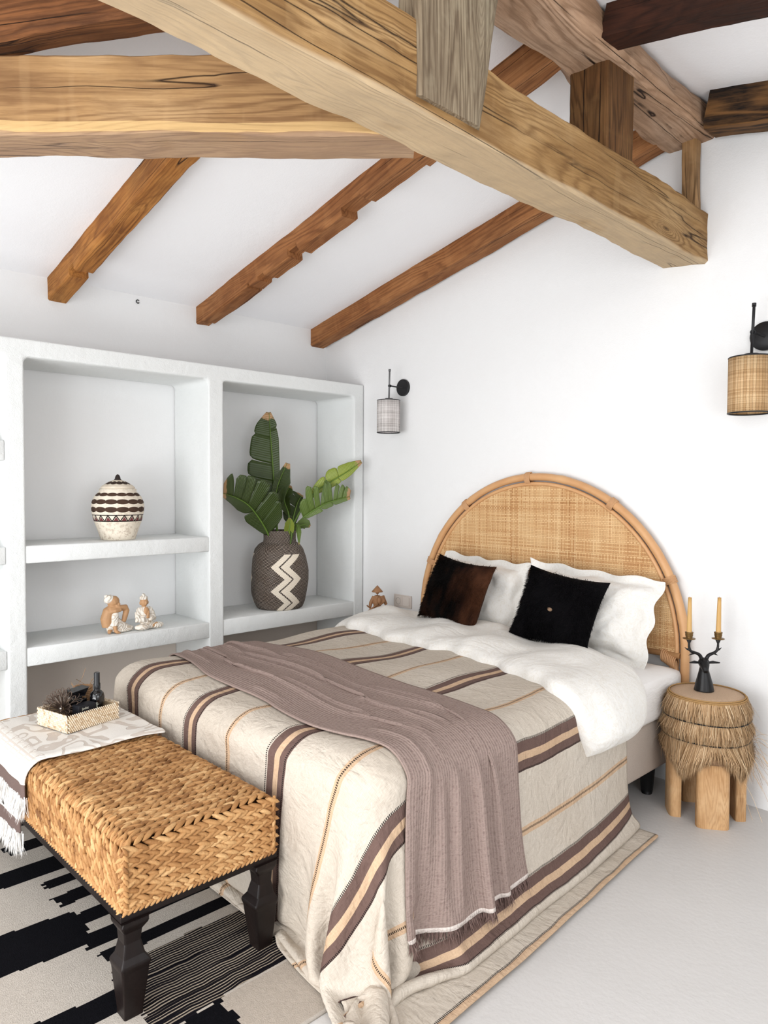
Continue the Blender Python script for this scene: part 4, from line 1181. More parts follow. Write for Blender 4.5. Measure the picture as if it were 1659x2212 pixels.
blk = [  # x0,x1,y0,y1 in metres; 1 black 2 pinstripe 3 tan
    (-3.38, -3.30, -0.2, 1.42, 1), (-3.22, -3.12, -0.2, 0.80, 1), (-3.05, -2.99, 0.55, 1.42, 1), (-2.97, -2.90, -0.2, 0.70, 1), (-2.86, -2.78, 0.80, 1.42, 1), (-2.80, -2.72, -0.2, 0.74, 1),
    (-2.68, -2.57, 0.0, 1.42, 1), (-2.52, -2.47, 0.83, 1.42, 1), (-2.48, -2.40, -0.2, 0.6, 1), (-2.41, -2.34, 0.82, 1.42, 1), (-2.30, -2.10, -0.2, 0.84, 1), (-2.27, -2.20, 0.84, 1.06, 1), (-2.15, -2.07, 0.80, 0.98, 1),
    (-2.17, -2.11, 0.98, 1.42, 1), (-2.04, -1.98, 0.815, 1.42, 1), (-1.865, -1.775, -0.2, 0.80, 1), (-1.935, -1.625, 0.80, 1.42, 2), (-1.66, -1.60, -0.2, 0.6, 1), (-1.62, -1.46, 0.84, 0.97, 1), (-1.62, -1.40, 0.97, 1.42, 3), (-1.60, -1.40, -0.2, 0.84, 3)]
gx, gy = np.meshgrid(GX, GY, indexing='ij')
cxm = (gx[:-1, :-1]+gx[1:, 1:])/2; cym = (gy[:-1, :-1]+gy[1:, 1:])/2
wvx = cxm+0.010*np.sin(cym*5+cxm*3)+0.005*np.sin(cym*13+1); wvy = cym+0.006*np.sin(cxm*70)+0.004*np.sin(cxm*230)
mi = np.zeros_like(cxm, int)
for x0, x1, y0, y1, c in blk: mi[(wvx > x0) & (wvx < x1) & (wvy > y0) & (wvy < y1)] = c
b = MB(); zz = 0.0085+0.0016*fbm(np.stack([gx, gy], -1), 1.5, 4)
b.grid(np.stack([gx, gy, zz], -1)); b.mi = mi.ravel().tolist()
o = b.obj('striped_rug', [RUGC, RUGB, RUGS, RUGT]); tag(o, 'black and cream flatwoven wool rug with broken stripes under the bench', 'rug')
s_ = o.modifiers.new('sol', 'SOLIDIFY'); s_.thickness = 0.007; s_.offset = -1

# ================================================================== things on the shelves
def blobby(name, mat, parent, build, voxel=0.003, smooth=3, label=None):
    mb = MB(); build(mb); o = mb.obj(name, mat, parent)
    r_ = o.modifiers.new('r', 'REMESH'); r_.mode = 'VOXEL'; r_.voxel_size = voxel; r_.use_smooth_shade = True
    if smooth: s_ = o.modifiers.new('s', 'SMOOTH'); s_.iterations = smooth; s_.factor = 0.5
    if label: o['label'] = label
    return o


uc = (-3.70, 1.615, 1.0705)
URN = NT('painted_clay', 0.75, 0.2); v = URN.tc(); x_, y_, z_ = URN.xyz(v)
ang = URN.M('ARCTAN2', y_, x_)
spk = URN.ramp(URN.noise(v, 46, 5, 0.75), [(0.50, 0.0), (0.62, 1.0)])
low = URN.ramp(z_, [(0.0, 1.0), (0.16, 0.35)])
base = URN.mix(URN.M('MULTIPLY', spk, URN.M('MULTIPLY', low, 0.6)), 'e6dccb', '8a6a50')
sc9 = URN.M('ABSOLUTE', URN.M('SINE', URN.M('MULTIPLY', ang, 7.0)))
msk = None
for zc, hw in ((0.237, 0.007), (0.200, 0.010), (0.160, 0.011)):
    d = URN.M('ABSOLUTE', URN.M('SUBTRACT', z_, zc))
    q = URN.M('LESS_THAN', d, URN.M('MULTIPLY_ADD', URN.M('POWER', sc9, 0.6), hw*0.75, hw*0.55)); msk = q if msk is None else URN.M('MAXIMUM', msk, q)
base = URN.mix(msk, base, URN.mix(URN.noise(v, 30, 3), '2c2019', '5b4436'))
tri = URN.M('PINGPONG', URN.M('MULTIPLY', ang, 3.1), 0.5)
hz = URN.M('DIVIDE', URN.M('SUBTRACT', z_, 0.100), 0.030)
inb = URN.M('MULTIPLY', URN.M('GREATER_THAN', hz, 0.0), URN.M('LESS_THAN', hz, 1.0))
df = URN.M('SUBTRACT', URN.M('MULTIPLY', tri, 2.0), hz)
base = URN.mix(URN.M('MULTIPLY', inb, URN.M('GREATER_THAN', df, 0.25)), base, '6f3a3c')
ln_ = URN.M('MULTIPLY', inb, URN.M('LESS_THAN', URN.M('ABSOLUTE', df), 0.16))
for zc in (0.100, 0.131): ln_ = URN.M('MAXIMUM', ln_, URN.M('LESS_THAN', URN.M('ABSOLUTE', URN.M('SUBTRACT', z_, zc)), 0.0022))
base = URN.mix(ln_, base, '1f1614')
URN.col(base); URN.bump(URN.noise(v, 60, 4), 0.004); URN.bump(URN.M('MAXIMUM', msk, ln_), -0.002)
ur = thing('lidded_urn', 'round cream clay urn with brown scalloped bands on the middle shelf', 'urn', uc)
b = MB(); prof = [(0.0, 0.0), (0.083, 0.0), (0.087, 0.004), (0.098, 0.04), (0.112, 0.08), (0.123, 0.112), (0.130, 0.15), (0.1315, 0.175), (0.128, 0.20), (0.117, 0.225), (0.100, 0.244), (0.093, 0.252), (0.092, 0.266), (0.080, 0.268), (0.06, 0.266)]
b.lathe(prof, uc, 64); b.obj('body', URN.m, ur)
LID = NT('painted_lid', 0.75, 0.2); v = LID.tc(); x_, y_, z_ = LID.xyz(v)
ang = LID.M('ARCTAN2', y_, x_)
d = LID.M('ABSOLUTE', LID.M('SUBTRACT', z_, 0.297)); q = LID.M('LESS_THAN', d, LID.M('MULTIPLY_ADD', LID.M('ABSOLUTE', LID.M('SINE', LID.M('MULTIPLY', ang, 6.0))), 0.004, 0.004))
LID.col(LID.mix(q, LID.mix(LID.noise(v, 40, 3), 'e8dfd0', 'c9b9a3'), '3a2b22')); LID.bump(LID.noise(v, 60, 3), 0.002)
b = MB(); b.lathe([(0.0, 0.262), (0.082, 0.266), (0.086, 0.272), (0.080, 0.280), (0.060, 0.293), (0.040, 0.305), (0.020, 0.312), (0.0, 0.314)], uc, 48); lid = b.obj('lid', LID.m, ur)
b = MB(); b.lathe([(0.018, 0.308), (0.019, 0.313), (0.014, 0.320), (0.013, 0.328), (0.008, 0.338), (0.0, 0.343)], uc, 24)
kn_ = b.obj('knob', plain('dark_clay', '2b2320', 0.5), lid, local=False)

WOODF = plain('carved_wood', 'b98f68', 0.5, 0.3, var=0.15, nscale=40)
WHW = NT('whitewash_carving', 0.75, 0.2); v = WHW.tc()
wv_ = WHW.M('SINE', WHW.M('MULTIPLY', WHW.noise(v, 16, 1, 0.4), 60.0))
WHW.col(WHW.mix(WHW.ramp(wv_, [(0.5, 0.0), (0.9, 0.6)]), 'ece5da', 'b9a388')); WHW.bump(wv_, 0.0015); WHW = WHW.m
dx = lambda o, a, h, d=0.0: (o[0]+d, o[1]+a, o[2]+h)
fo = (-3.645, 1.572, 0.5915)
f1 = thing('carved_figurine', 'wooden figurine resting its tilted head on one raised knee, on the lower shelf', 'figurine', fo)
def B1(m):
    m.ell(dx(fo, -0.010, 0.162), (0.029, 0.033, 0.030), Matrix.Rotation(R(25), 3, 'X'))
    m.ell(dx(fo, 0.012, 0.150, 0.018), (0.010, 0.008, 0.008)); m.ell(dx(fo, 0.004, 0.142, 0.024), (0.006, 0.010, 0.004))
    m.tube([dx(fo, -0.040, 0.035), dx(fo, -0.046, 0.075), dx(fo, -0.034, 0.115), dx(fo, -0.014, 0.135)], [0.028, 0.031, 0.029, 0.018], 12)
    m.tube([dx(fo, -0.035, 0.122, 0.012), dx(fo, 0.010, 0.128, 0.018), dx(fo, 0.052, 0.126, 0.010), dx(fo, 0.056, 0.112, 0.010), dx(fo, 0.044, 0.078, 0.016), dx(fo, 0.036, 0.055, 0.02)], [0.018, 0.016, 0.017, 0.016, 0.014, 0.011], 12)
    m.tube([dx(fo, -0.046, 0.110, 0.016), dx(fo, -0.012, 0.118, 0.034), dx(fo, 0.018, 0.120, 0.030)], [0.011, 0.012, 0.010], 10)
    m.tube([dx(fo, -0.014, 0.040, 0.030), dx(fo, -0.012, 0.012, 0.034), dx(fo, -0.004, 0.007, 0.046)], [0.012, 0.010, 0.009], 10)
    m.tube([dx(fo, -0.036, 0.022, 0.020), dx(fo, -0.048, 0.008, 0.036)], [0.012, 0.009], 8)
    for k in range(4): m.tube([dx(fo, -0.012+0.005*k, 0.006, 0.046), dx(fo, -0.014+0.006*k, 0.004, 0.056)], 0.0030, 6)
blobby('body', WOODF, f1, B1, 0.0028)
def B2(m):
    m.ell(dx(fo, -0.032, 0.176, -0.002), (0.027, 0.027, 0.022), Matrix.Rotation(R(35), 3, 'X')); m.ell(dx(fo, -0.046, 0.192), (0.011, 0.012, 0.010))
blobby('hair', WHW, f1, B2, 0.0025, 1)
def B3(m):
    m.tube([dx(fo, -0.010, 0.112, 0.020), dx(fo, -0.014, 0.075, 0.030), dx(fo, -0.014, 0.040, 0.030)], [0.018, 0.019, 0.015], 12)
    m.tube([dx(fo, -0.036, 0.040), dx(fo, 0.010, 0.045, 0.004), dx(fo, 0.055, 0.020, 0.006), dx(fo, 0.092, 0.012, 0.004)], [0.030, 0.032, 0.020, 0.011], 14)
    m.ell(dx(fo, 0.030, 0.012, 0.008), (0.034, 0.062, 0.013)); m.ell(dx(fo, -0.035, 0.03, 0.012), (0.022, 0.018, 0.028))
blobby('robe', WHW, f1, B3, 0.0028, 2)
go = (-3.625, 1.742, 0.5915)
f2 = thing('carved_figurine', 'seated wooden figurine in a white robe with palms pressed together, on the lower shelf', 'figurine', go)
def C1(m):
    m.ell(dx(go, -0.022, 0.147), (0.022, 0.021, 0.027)); m.tube([dx(go, -0.022, 0.11), dx(go, -0.022, 0.135)], 0.012, 10)
    m.ell(dx(go, -0.020, 0.143, 0.023), (0.004, 0.003, 0.007)); m.ell(dx(go, -0.020, 0.134, 0.020), (0.004, 0.007, 0.002))
    for s in (-1, 1): m.ell(dx(go, -0.022+s*0.022, 0.142), (0.004, 0.004, 0.011))
    m.ell(dx(go, -0.018, 0.095, 0.018), (0.012, 0.018, 0.026))
    m.tube([dx(go, -0.020, 0.064, 0.040), dx(go, -0.018, 0.088, 0.042), dx(go, -0.016, 0.104, 0.040)], [0.010, 0.008, 0.004], 10, flat=0.6)
    m.tube([dx(go, 0.010, 0.018, 0.030), dx(go, 0.040, 0.028, 0.026)], [0.008, 0.010], 8)
blobby('body', WOODF, f2, C1, 0.0026)
def C2(m):
    m.ell(dx(go, -0.022, 0.165, -0.003), (0.023, 0.022, 0.016)); m.ell(dx(go, -0.023, 0.182, -0.003), (0.010, 0.010, 0.010))
    for k in range(26):
        a = k*2.4; r_ = 0.019*math.sqrt((k+1)/26); m.ell(dx(go, -0.022+r_*math.cos(a), 0.181-r_*r_*30, -0.003+r_*math.sin(a)), (0.004, 0.004, 0.004), None, 6, 4)
blobby('hair', WHW, f2, C2, 0.0022, 1)
def C3(m):
    m.ell(dx(go, -0.020, 0.075), (0.028, 0.042, 0.052)); m.ell(dx(go, -0.048, 0.100), (0.018, 0.018, 0.020)); m.ell(dx(go, 0.008, 0.100), (0.018, 0.018, 0.020))
    m.tube([dx(go, -0.056, 0.095), dx(go, -0.060, 0.055, 0.012), dx(go, -0.034, 0.058, 0.034)], [0.017, 0.020, 0.013], 12)
    m.tube([dx(go, 0.016, 0.095), dx(go, 0.022, 0.055, 0.012), dx(go, -0.004, 0.060, 0.034)], [0.017, 0.018, 0.012], 12)
    m.ell(dx(go, -0.040, 0.017, 0.020), (0.030, 0.044, 0.017)); m.ell(dx(go, 0.042, 0.019, 0.016), (0.028, 0.038, 0.017)); m.ell(dx(go, 0.0, 0.02), (0.035, 0.05, 0.02))
blobby('robe', WHW, f2, C3, 0.0028, 2)

# ------------------------------------------------------------------ woven vase with banana-like leaves
vc = (-3.70, 2.65, 0.5955)
VAS = NT('woven_vase', 0.7, 0.2); v = VAS.tc(); x_, y_, z_ = VAS.xyz(v)
ang = VAS.M('ARCTAN2', y_, x_)
c1 = VAS.M('FRACT', VAS.M('ADD', VAS.M('MULTIPLY', ang, 130/6.2832), VAS.M('MULTIPLY', z_, 72.0)))
c2 = VAS.M('FRACT', VAS.M('ADD', VAS.M('MULTIPLY', z_, 125.0), VAS.M('MULTIPLY', VAS.M('FLOOR', VAS.M('MULTIPLY', ang, 65/6.2832)), 0.5)))
dots = VAS.M('MULTIPLY', VAS.M('LESS_THAN', c1, 0.42), VAS.M('LESS_THAN', c2, 0.62))
a3 = VAS.M('MULTIPLY', VAS.M('SUBTRACT', VAS.M('FRACT', VAS.M('ADD', VAS.M('DIVIDE', VAS.M('SUBTRACT', ang, R(-21)), 2.0944), 0.5)), 0.5), 2.0944*0.175)
zg = VAS.M('MULTIPLY', VAS.M('SUBTRACT', VAS.M('PINGPONG', VAS.M('ADD', z_, 0.0985), 0.0735), 0.037), 1.15)
uu_ = VAS.M('ADD', a3, zg)
inz = VAS.M('MULTIPLY', VAS.M('LESS_THAN', z_, 0.345), VAS.M('LESS_THAN', VAS.M('ABSOLUTE', uu_), 0.058))
gap = VAS.M('LESS_THAN', VAS.M('ABSOLUTE', VAS.M('ADD', uu_, 0.004)), 0.0065)
inz = VAS.M('MULTIPLY', inz, VAS.M('SUBTRACT', 1.0, gap))
dk_ = VAS.mix(dots, '1d130f', VAS.mix(VAS.noise(v, 20, 2), 'a08c7a', 'd8ccc0'))
lt_ = VAS.mix(VAS.M('LESS_THAN', c1, 0.25), 'eee4d4', 'c8b297')
VAS.col(VAS.mix(inz, dk_, lt_)); VAS.bump(VAS.M('ADD', c1, dots), 0.0012)
vs = thing('woven_basket_vase', 'dark brown woven basket vase with cream zigzags in the right niche', 'vase', vc)
prof = [(0.0, 0.0), (0.130, 0.0), (0.142, 0.008), (0.160, 0.045), (0.173, 0.10), (0.179, 0.17), (0.177, 0.24), (0.165, 0.32), (0.150, 0.37), (0.128, 0.398), (0.108, 0.41)]
b = MB(); k = 72; P = []
for r_, z in prof:
    P.append([(vc[0]+(r_+0.004*math.sin(3*t+z*22)*min(1, r_*8)*(1 if 0.02 < z < 0.38 else 0))*math.cos(t), vc[1]+(r_+0.004*math.sin(3*t+z*22))*math.sin(t), vc[2]+z) for t in np.arange(k)*2*math.pi/k])
P = np.array(P)
# smooth profile with interpolation
zz_ = np.interp(np.linspace(0, len(prof)-1, 40), range(len(prof)), range(len(prof)))
lo = np.floor(zz_).astype(int).clip(0, len(prof)-2); fr_ = (zz_-lo)[:, None, None]; P = P[lo]*(1-fr_)+P[lo+1]*fr_
b.grid(P, cv=True); b.obj('body', VAS.m, vs)
b = MB(); b.lathe([(0.110, 0.402), (0.1035, 0.412), (0.100, 0.43), (0.1005, 0.465), (0.103, 0.483), (0.098, 0.485), (0.094, 0.465), (0.093, 0.40)], vc, 64)
b.obj('neck', VAS.m, vs)


def leaf_mat(name, c1_, c2_, c3_):
    m = NT(name, 0.38, 0.45); v = m.tc()
    q = m.n('UVMap'); q.uv_map = 'rest'; a, b_, c_ = m.xyz(q.outputs[0])
    rib = m.M('SINE', m.M('MULTIPLY', a, 420.0))
    base = m.mix(m.noise(v, 9, 3), c1_, c2_)
    base = m.mix(m.M('MULTIPLY', m.ramp(rib, [(0.3, 0.0), (1.0, 1.0)]), 0.35), base, c3_)
    edge = m.ramp(m.M('ADD', m.M('ABSOLUTE', b_), m.M('MULTIPLY', m.noise(v, 40, 3), 0.35)), [(1.12, 0.0), (1.20, 1.0)])
    edge = m.M('MAXIMUM', edge, m.ramp(m.M('ADD', a, m.M('MULTIPLY', m.noise(v, 60, 2), 0.08)), [(0.975, 0.0), (0.995, 1.0)]))
    m.col(m.mix(edge, base, 'b08a62')); m.bump(rib, 0.0006)
    m.b.inputs['Transmission Weight'].default_value = 0.0
    return m.m


LG = leaf_mat('leaf_deep_green', '2b3816', '3a4a1f', '4c5c29'); LM = leaf_mat('leaf_green', '465c26', '647a34', '93a662'); LL = leaf_mat('leaf_lime', '75882c', '929f3e', 'b0b860')
STM = plain('leaf_stalk', '5f7a34', 0.45)


def catmull(pts, n):
    pts = np.array(pts, float); p = np.vstack([2*pts[0]-pts[1], pts, 2*pts[-1]-pts[-2]]); out = []
    m = len(pts)-1
    for t in np.linspace(0, m, n):
        i = min(int(t), m-1); f = t-i; a, b_, c, d = p[i:i+4]
        out.append(0.5*((2*b_)+(-a+c)*f+(2*a-5*b_+4*c-d)*f*f+(-a+3*b_-3*c+d)*f**3))
    return np.array(out)


def leaf(label, mid, WL, WR, mat, t0=0.25, cutsL=(), cutsR=(), nrm=(0.80, -0.6, 0.05), fold=0.3, fwd=0.55, droop=0.0, gapw=0.35, name='banana_leaf', seed=0, group='leaves in the woven vase'):
    mid = catmull(mid, 41); T = np.gradient(mid, axis=0); T /= np.linalg.norm(T, axis=1, keepdims=True)
    nrm = np.array(nrm, float); nrm /= np.linalg.norm(nrm)
    root = thing(name, label, 'leaf', tuple(mid[0]), None)
    r_ = np.random.default_rng(seed+50); mb = MB(); UVs = []
    tt = np.linspace(0, 1, 41)
    for sd, W_, cuts in ((1, WL, cutsL), (-1, WR, cutsR)):
        cs = [t0]+sorted(cuts)+[1.0]
        for a, c in zip(cs[:-1], cs[1:]):
            nt, nw_ = max(4, int((c-a)*50)), 9
            ts = np.linspace(a, c, nt); ws = np.linspace(0, 1, nw_)
            tc_ = (a+c)/2; jl = 1+(0.10 if gapw > 0.1 else 0.02)*r_.normal(); jd = (0.10 if gapw > 0.1 else 0.02)*r_.normal(); jn = 0.10*r_.normal()
            G = np.zeros((nt, nw_, 3))
            for i, t in enumerate(ts):
                for j, w_ in enumerate(ws):
                    full = len(cs) > 2
                    te = tc_+(t-tc_)*(1-(gapw if full else 0)*w_**1.5)
                    m_ = np.array([np.interp(t, tt, mid[:, k_]) for k_ in range(3)]); T_ = np.array([np.interp(t, tt, T[:, k_]) for k_ in range(3)]); T_ /= np.linalg.norm(T_)
                    S_ = np.cross(nrm, T_)*sd; S_ /= np.linalg.norm(S_); N_ = np.cross(T_, S_)*sd
                    Wd = np.interp(t, np.linspace(t0, 1, len(W_)), W_)*(jl if full else 1)
                    endr = 1-0.16*abs((t-tc_)/(c-a)*2)**6*w_**2 if full else 1
                    G[i, j] = m_+S_*Wd*w_*endr*math.cos(fold)+T_*(Wd*w_*(fwd+jd)+(te-t)*0.25*w_)+nrm*(Wd*w_*math.sin(fold)*(1+jn)-droop*(w_**2)*Wd)+np.array([0, 0, -droop*0.6*Wd*w_**2])
            mb.grid(G if sd > 0 else G[:, ::-1])
            U_, V_ = np.meshgrid(ts, ws if sd > 0 else ws[::-1], indexing='ij'); UVs.append(np.stack([U_.ravel(), V_.ravel()], -1))
    o = mb.obj('blade', mat, root, uv=np.concatenate(UVs))
    s_ = o.modifiers.new('sol', 'SOLIDIFY'); s_.thickness = 0.0012
    st_ = MB(); st_.tube(mid, np.interp(tt, [0, t0, 1], [0.008, 0.0055, 0.0015]), 8); st_.obj('stalk', STM, root)
    return root


leaf('tallest dark green leaf standing upright in the vase with a torn brown tip', [(-3.7, 2.63, 0.98), (-3.71, 2.629, 1.211), (-3.72, 2.622, 1.384), (-3.74, 2.615, 1.615), (-3.76, 2.612, 1.815)],
     (0.04, 0.12, 0.15, 0.155, 0.14, 0.12, 0.085, 0.02), (0.01, 0.03, 0.035, 0.04, 0.045, 0.05, 0.045, 0.012), LG, 0.22, (0.5, 0.62, 0.8), (0.86,), fold=0.12, fwd=0.25, seed=1, gapw=0.03)
leaf('folded dark leaf leaning right behind the tallest leaf', [(-3.7, 2.64, 0.98), (-3.70, 2.625, 1.18), (-3.70, 2.63, 1.34), (-3.69, 2.70, 1.50)],
     (0.015, 0.03, 0.035, 0.01), (0.02, 0.06, 0.075, 0.02), LG, 0.3, fold=0.35, fwd=0.1, seed=2)
leaf('split leaf fanning to the left edge of the niche', [(-3.7, 2.6, 0.98), (-3.67, 2.52, 1.10), (-3.64, 2.40, 1.225), (-3.63, 2.30, 1.282), (-3.63, 2.205, 1.312)],
     (0.03, 0.075, 0.07, 0.05, 0.03), (0.10, 0.17, 0.16, 0.14, 0.06), LG, 0.16, (0.45,), (0.32, 0.44, 0.56, 0.68, 0.82), fold=0.15, fwd=0.35, seed=3, gapw=0.26)
leaf('split mid-green leaf with curled brown tips reaching right, lower of the two', [(-3.68, 2.73, 1.0), (-3.64, 2.763, 1.135), (-3.56, 2.855, 1.225), (-3.51, 2.935, 1.265), (-3.47, 3.03, 1.29)],
     (0.10, 0.15, 0.155, 0.14, 0.10, 0.05), (0.02, 0.035, 0.03, 0.02), LM, 0.30, (0.38, 0.45, 0.52, 0.59, 0.66, 0.73, 0.80, 0.88), (0.5, 0.7), fold=0.35, fwd=0.35, seed=4, gapw=0.2, droop=0.1)
leaf('bright lime leaf reaching furthest right past the niche edge', [(-3.7, 2.714, 1.0), (-3.66, 2.749, 1.152), (-3.6, 2.842, 1.310), (-3.54, 2.932, 1.385), (-3.5, 3.014, 1.44), (-3.47, 3.13, 1.515)],
     (0.02, 0.06, 0.085, 0.075, 0.055, 0.02), (0.015, 0.03, 0.035, 0.03, 0.01), LL, 0.36, (0.55, 0.72), (0.7,), fold=0.3, fwd=0.3, seed=5, droop=0.25, gapw=0.08)
leaf('narrow folded leaf rising in the middle of the vase', [(-3.68, 2.69, 0.98), (-3.67, 2.70, 1.16), (-3.67, 2.665, 1.27), (-3.66, 2.70, 1.36)],
     (0.03, 0.05, 0.045, 0.02), (0.02, 0.04, 0.05, 0.02), LG, 0.35, (0.6,), (0.7,), fold=0.6, fwd=0.3, seed=6)
leaf('short dark leaf bending right just above the vase rim', [(-3.66, 2.70, 1.0), (-3.63, 2.735, 1.09), (-3.61, 2.77, 1.115), (-3.6, 2.81, 1.10)],
     (0.02, 0.04, 0.035, 0.01), (0.015, 0.03, 0.02, 0.005), LM, 0.35, fold=0.2, fwd=0.2, seed=7)
leaf('dark upright leaf left of the lower right leaf', [(-3.69, 2.72, 0.99), (-3.69, 2.74, 1.12), (-3.68, 2.77, 1.24), (-3.67, 2.80, 1.30)],
     (0.06, 0.10, 0.09, 0.03), (0.02, 0.04, 0.03, 0.01), LG, 0.3, (0.45, 0.6, 0.8), fold=0.3, fwd=0.3, seed=8, gapw=0.25)
leaf('short pale curled leaf bulging over the front of the rim', [(-3.64, 2.66, 1.02), (-3.60, 2.645, 1.075), (-3.585, 2.645, 1.12), (-3.60, 2.655, 1.16)],
     (0.02, 0.035, 0.035, 0.008), (0.02, 0.035, 0.03, 0.006), LL, 0.1, fold=0.5, fwd=0.0, seed=9)
leaf('thin green leaf drooping over the rim, front right', [(-3.635, 2.70, 1.05), (-3.60, 2.70, 1.115), (-3.575, 2.70, 1.09), (-3.56, 2.695, 0.995)],
     (0.004, 0.016, 0.018, 0.003), (0.004, 0.014, 0.014, 0.003), LM, 0.25, fold=0.3, fwd=0.1, seed=10)
leaf('small dark leaf tip hanging in front of the vase neck', [(-3.64, 2.67, 1.05), (-3.605, 2.665, 1.105), (-3.58, 2.655, 1.07), (-3.585, 2.645, 0.985)],
     (0.004, 0.012, 0.012, 0.002), (0.004, 0.012, 0.010, 0.002), LG, 0.25, fold=0.3, fwd=0.1, seed=11)

# ================================================================== wall sconces
IRON = plain('black_iron', '141417', 0.45, 0.4)
IRONG = plain('grey_iron', '6b6b6c', 0.4, 0.5, metal=0.3)


def shade_mat(name, cols, gapc, pitch=0.0042):
    m = NT(name, 0.65, 0.2); v = m.tc(); x, y, z = m.xyz(v)
    an = m.M('MULTIPLY', m.M('ARCTAN2', y, x), 0.075)
    def st(c, o_, sd):
        u = m.M('ADD', m.M('MULTIPLY', c, 1/pitch), m.M('MULTIPLY', m.noise(m.n('CombineXYZ', [m.M('MULTIPLY', o_, 20.0), sd, m.M('FLOOR', m.M('MULTIPLY', c, 1/pitch))]).outputs[0], 1, 1), 0.6))
        wn = m.n('TexWhiteNoise', noise_dimensions='2D'); m.put(wn.inputs['Vector'], m.n('CombineXYZ', [m.M('FLOOR', u), sd, 0.0]).outputs[0])
        return m.M('LESS_THAN', m.M('ABSOLUTE', m.M('SUBTRACT', m.M('FRACT', u), 0.5)), 0.36), wn.outputs[0]
    a, ra = st(an, z, 1.0); b_, rb = st(z, an, 3.0)
    t = m.M('ADD', m.M('MULTIPLY', ra, 0.45), m.M('ADD', m.M('MULTIPLY', rb, 0.35), m.M('MULTIPLY', m.noise(v, 18, 2), 0.4)))
    cv = m.M('MAXIMUM', a, b_)
    m.col(m.mix(cv, gapc, m.ramp(t, [(0.25, cols[0]), (0.6, cols[1]), (0.95, cols[2])]))); m.bump(cv, 0.001)
    return m.m


def sconce(label, x, zp, s, iron2, shm, lean):
    t = thing('wall_sconce', label, 'wall lamp', (x, WY, zp))
    py = WY-0.118*1.0; X = x-0.012
    b = MB(); a = np.arange(32)*2*math.pi/32; r_ = 0.052*s
    P = np.array([[(x+rr*math.cos(q), yy, zp+rr*math.sin(q)) for q in a] for rr, yy in ((r_, WY-0.0005), (r_, WY-0.016), (r_*0.96, WY-0.018), (0.003, WY-0.0185))])
    b.grid(P, cv=True); b.obj('backplate', IRON, t, ang=40)
    top = zp+0.098*s; sh_t = zp-0.088*s; sh_b = zp-0.285*s
    jt = zp+0.002
    L_ = lambda z: X-lean*(zp-z)
    b = MB(); b.tube([(x, WY-0.018, zp-0.002), (X, py, jt)], 0.0045*s, 8); b.tube([(X, py-0.004, jt), (X, py+0.012, jt)], 0.0085*s, 10); b.obj('arm', IRON, t)
    b = MB(); b.tube([(L_(top), py, top), (L_(sh_t), py, sh_t)], 0.0052*s, 10); b.tube([(L_(top+0.005), py, top+0.006), (L_(top-0.006), py, top-0.008)], 0.0075*s, 10); b.obj('rod', iron2, t)
    cb = (L_(sh_t), py, 0)
    b = MB(); b.lathe([(0.0, sh_t+0.014*s), (0.024*s, sh_t+0.013*s), (0.025*s, sh_t+0.010*s), (0.025*s, sh_t-0.004*s), (0.0, sh_t-0.004*s)], cb, 28); b.obj('cap', iron2, t, ang=40)
    cc_ = (L_((sh_t+sh_b)/2), py, 0); R_ = 0.0705*s
    b = MB(); b.lathe([(R_, sh_b), (R_, sh_t)], cc_, 48); b.f = b.f[:-2]; b.mi = b.mi[:-2]
    o = b.obj('lamp_shade', shm, t); o.modifiers.new('sol', 'SOLIDIFY').thickness = 0.0015
    for zz in (sh_t, sh_b):
        q = MB(); q.tube([(cc_[0]+R_*math.cos(f), cc_[1]+R_*math.sin(f), zz) for f in np.linspace(0, 2*math.pi, 49)], 0.0028*s, 6, caps=False)
        rim = q.obj('shade_rim', IRON, o, local=False)
    q = MB(); q.lathe([(0.0, sh_t-0.002), (0.02*s, sh_t-0.004), (0.02*s, sh_t-0.05*s), (0.0, sh_t-0.05*s)], cc_, 16); q.ell((cc_[0], cc_[1], sh_t-0.085*s), (0.028*s, 0.028*s, 0.036*s)); q.obj('bulb', plain('bulb_glass', 'e8e4dc', 0.3), t)




sconce('small wall sconce with pale greyish woven shade beside the built-in shelving', -3.19, 1.975, 1.0, IRONG, shade_mat('pale_weave', ['a39c99', 'c9c3c0', 'e4dfdc'], '8f8784'), 0.03)
sconce('larger wall sconce with tan cane shade cut by the right edge of the picture', -1.079, 1.985, 1.14, IRON, shade_mat('tan_weave', ['93704a', 'b8946a', 'd2b48c'], '5a4024'), 0.03)

# ------------------------------------------------------------------ socket plate
SP = thing('socket_plate', 'beige double wall plate with power outlet and rocker switch left of the headboard', 'socket', (-3.185, WY, 0.628))
BEI = plain('beige_plastic', 'd2c8c0', 0.4, 0.4); BEJ = plain('beige_plastic_light', 'dbd2ca', 0.35, 0.4); BED_ = plain('beige_plastic_dark', 'a0958c', 0.5)
b = MB(); b.box((-3.262, WY-0.010, 0.592), (-3.108, WY, 0.672)); bevel(b.obj('cover_plate', BEI, SP, smooth=False), 0.004, 3)
b = MB(); b.box((-3.245, WY-0.013, 0.604), (-3.192, WY-0.008, 0.660)); so = b.obj('power_outlet', BEJ, SP, smooth=False); bevel(so, 0.002)
b = MB(); P = np.array([[(-3.2185+r_*math.cos(a), y, 0.632+r_*math.sin(a)) for a in np.linspace(0, 2*math.pi, 28, endpoint=False)] for r_, y in ((0.0215, WY-0.0145), (0.020, WY-0.0145), (0.019, WY-0.010), (0.001, WY-0.0102))]); b.grid(P, cv=True); b.obj('outlet_well', BED_, so)
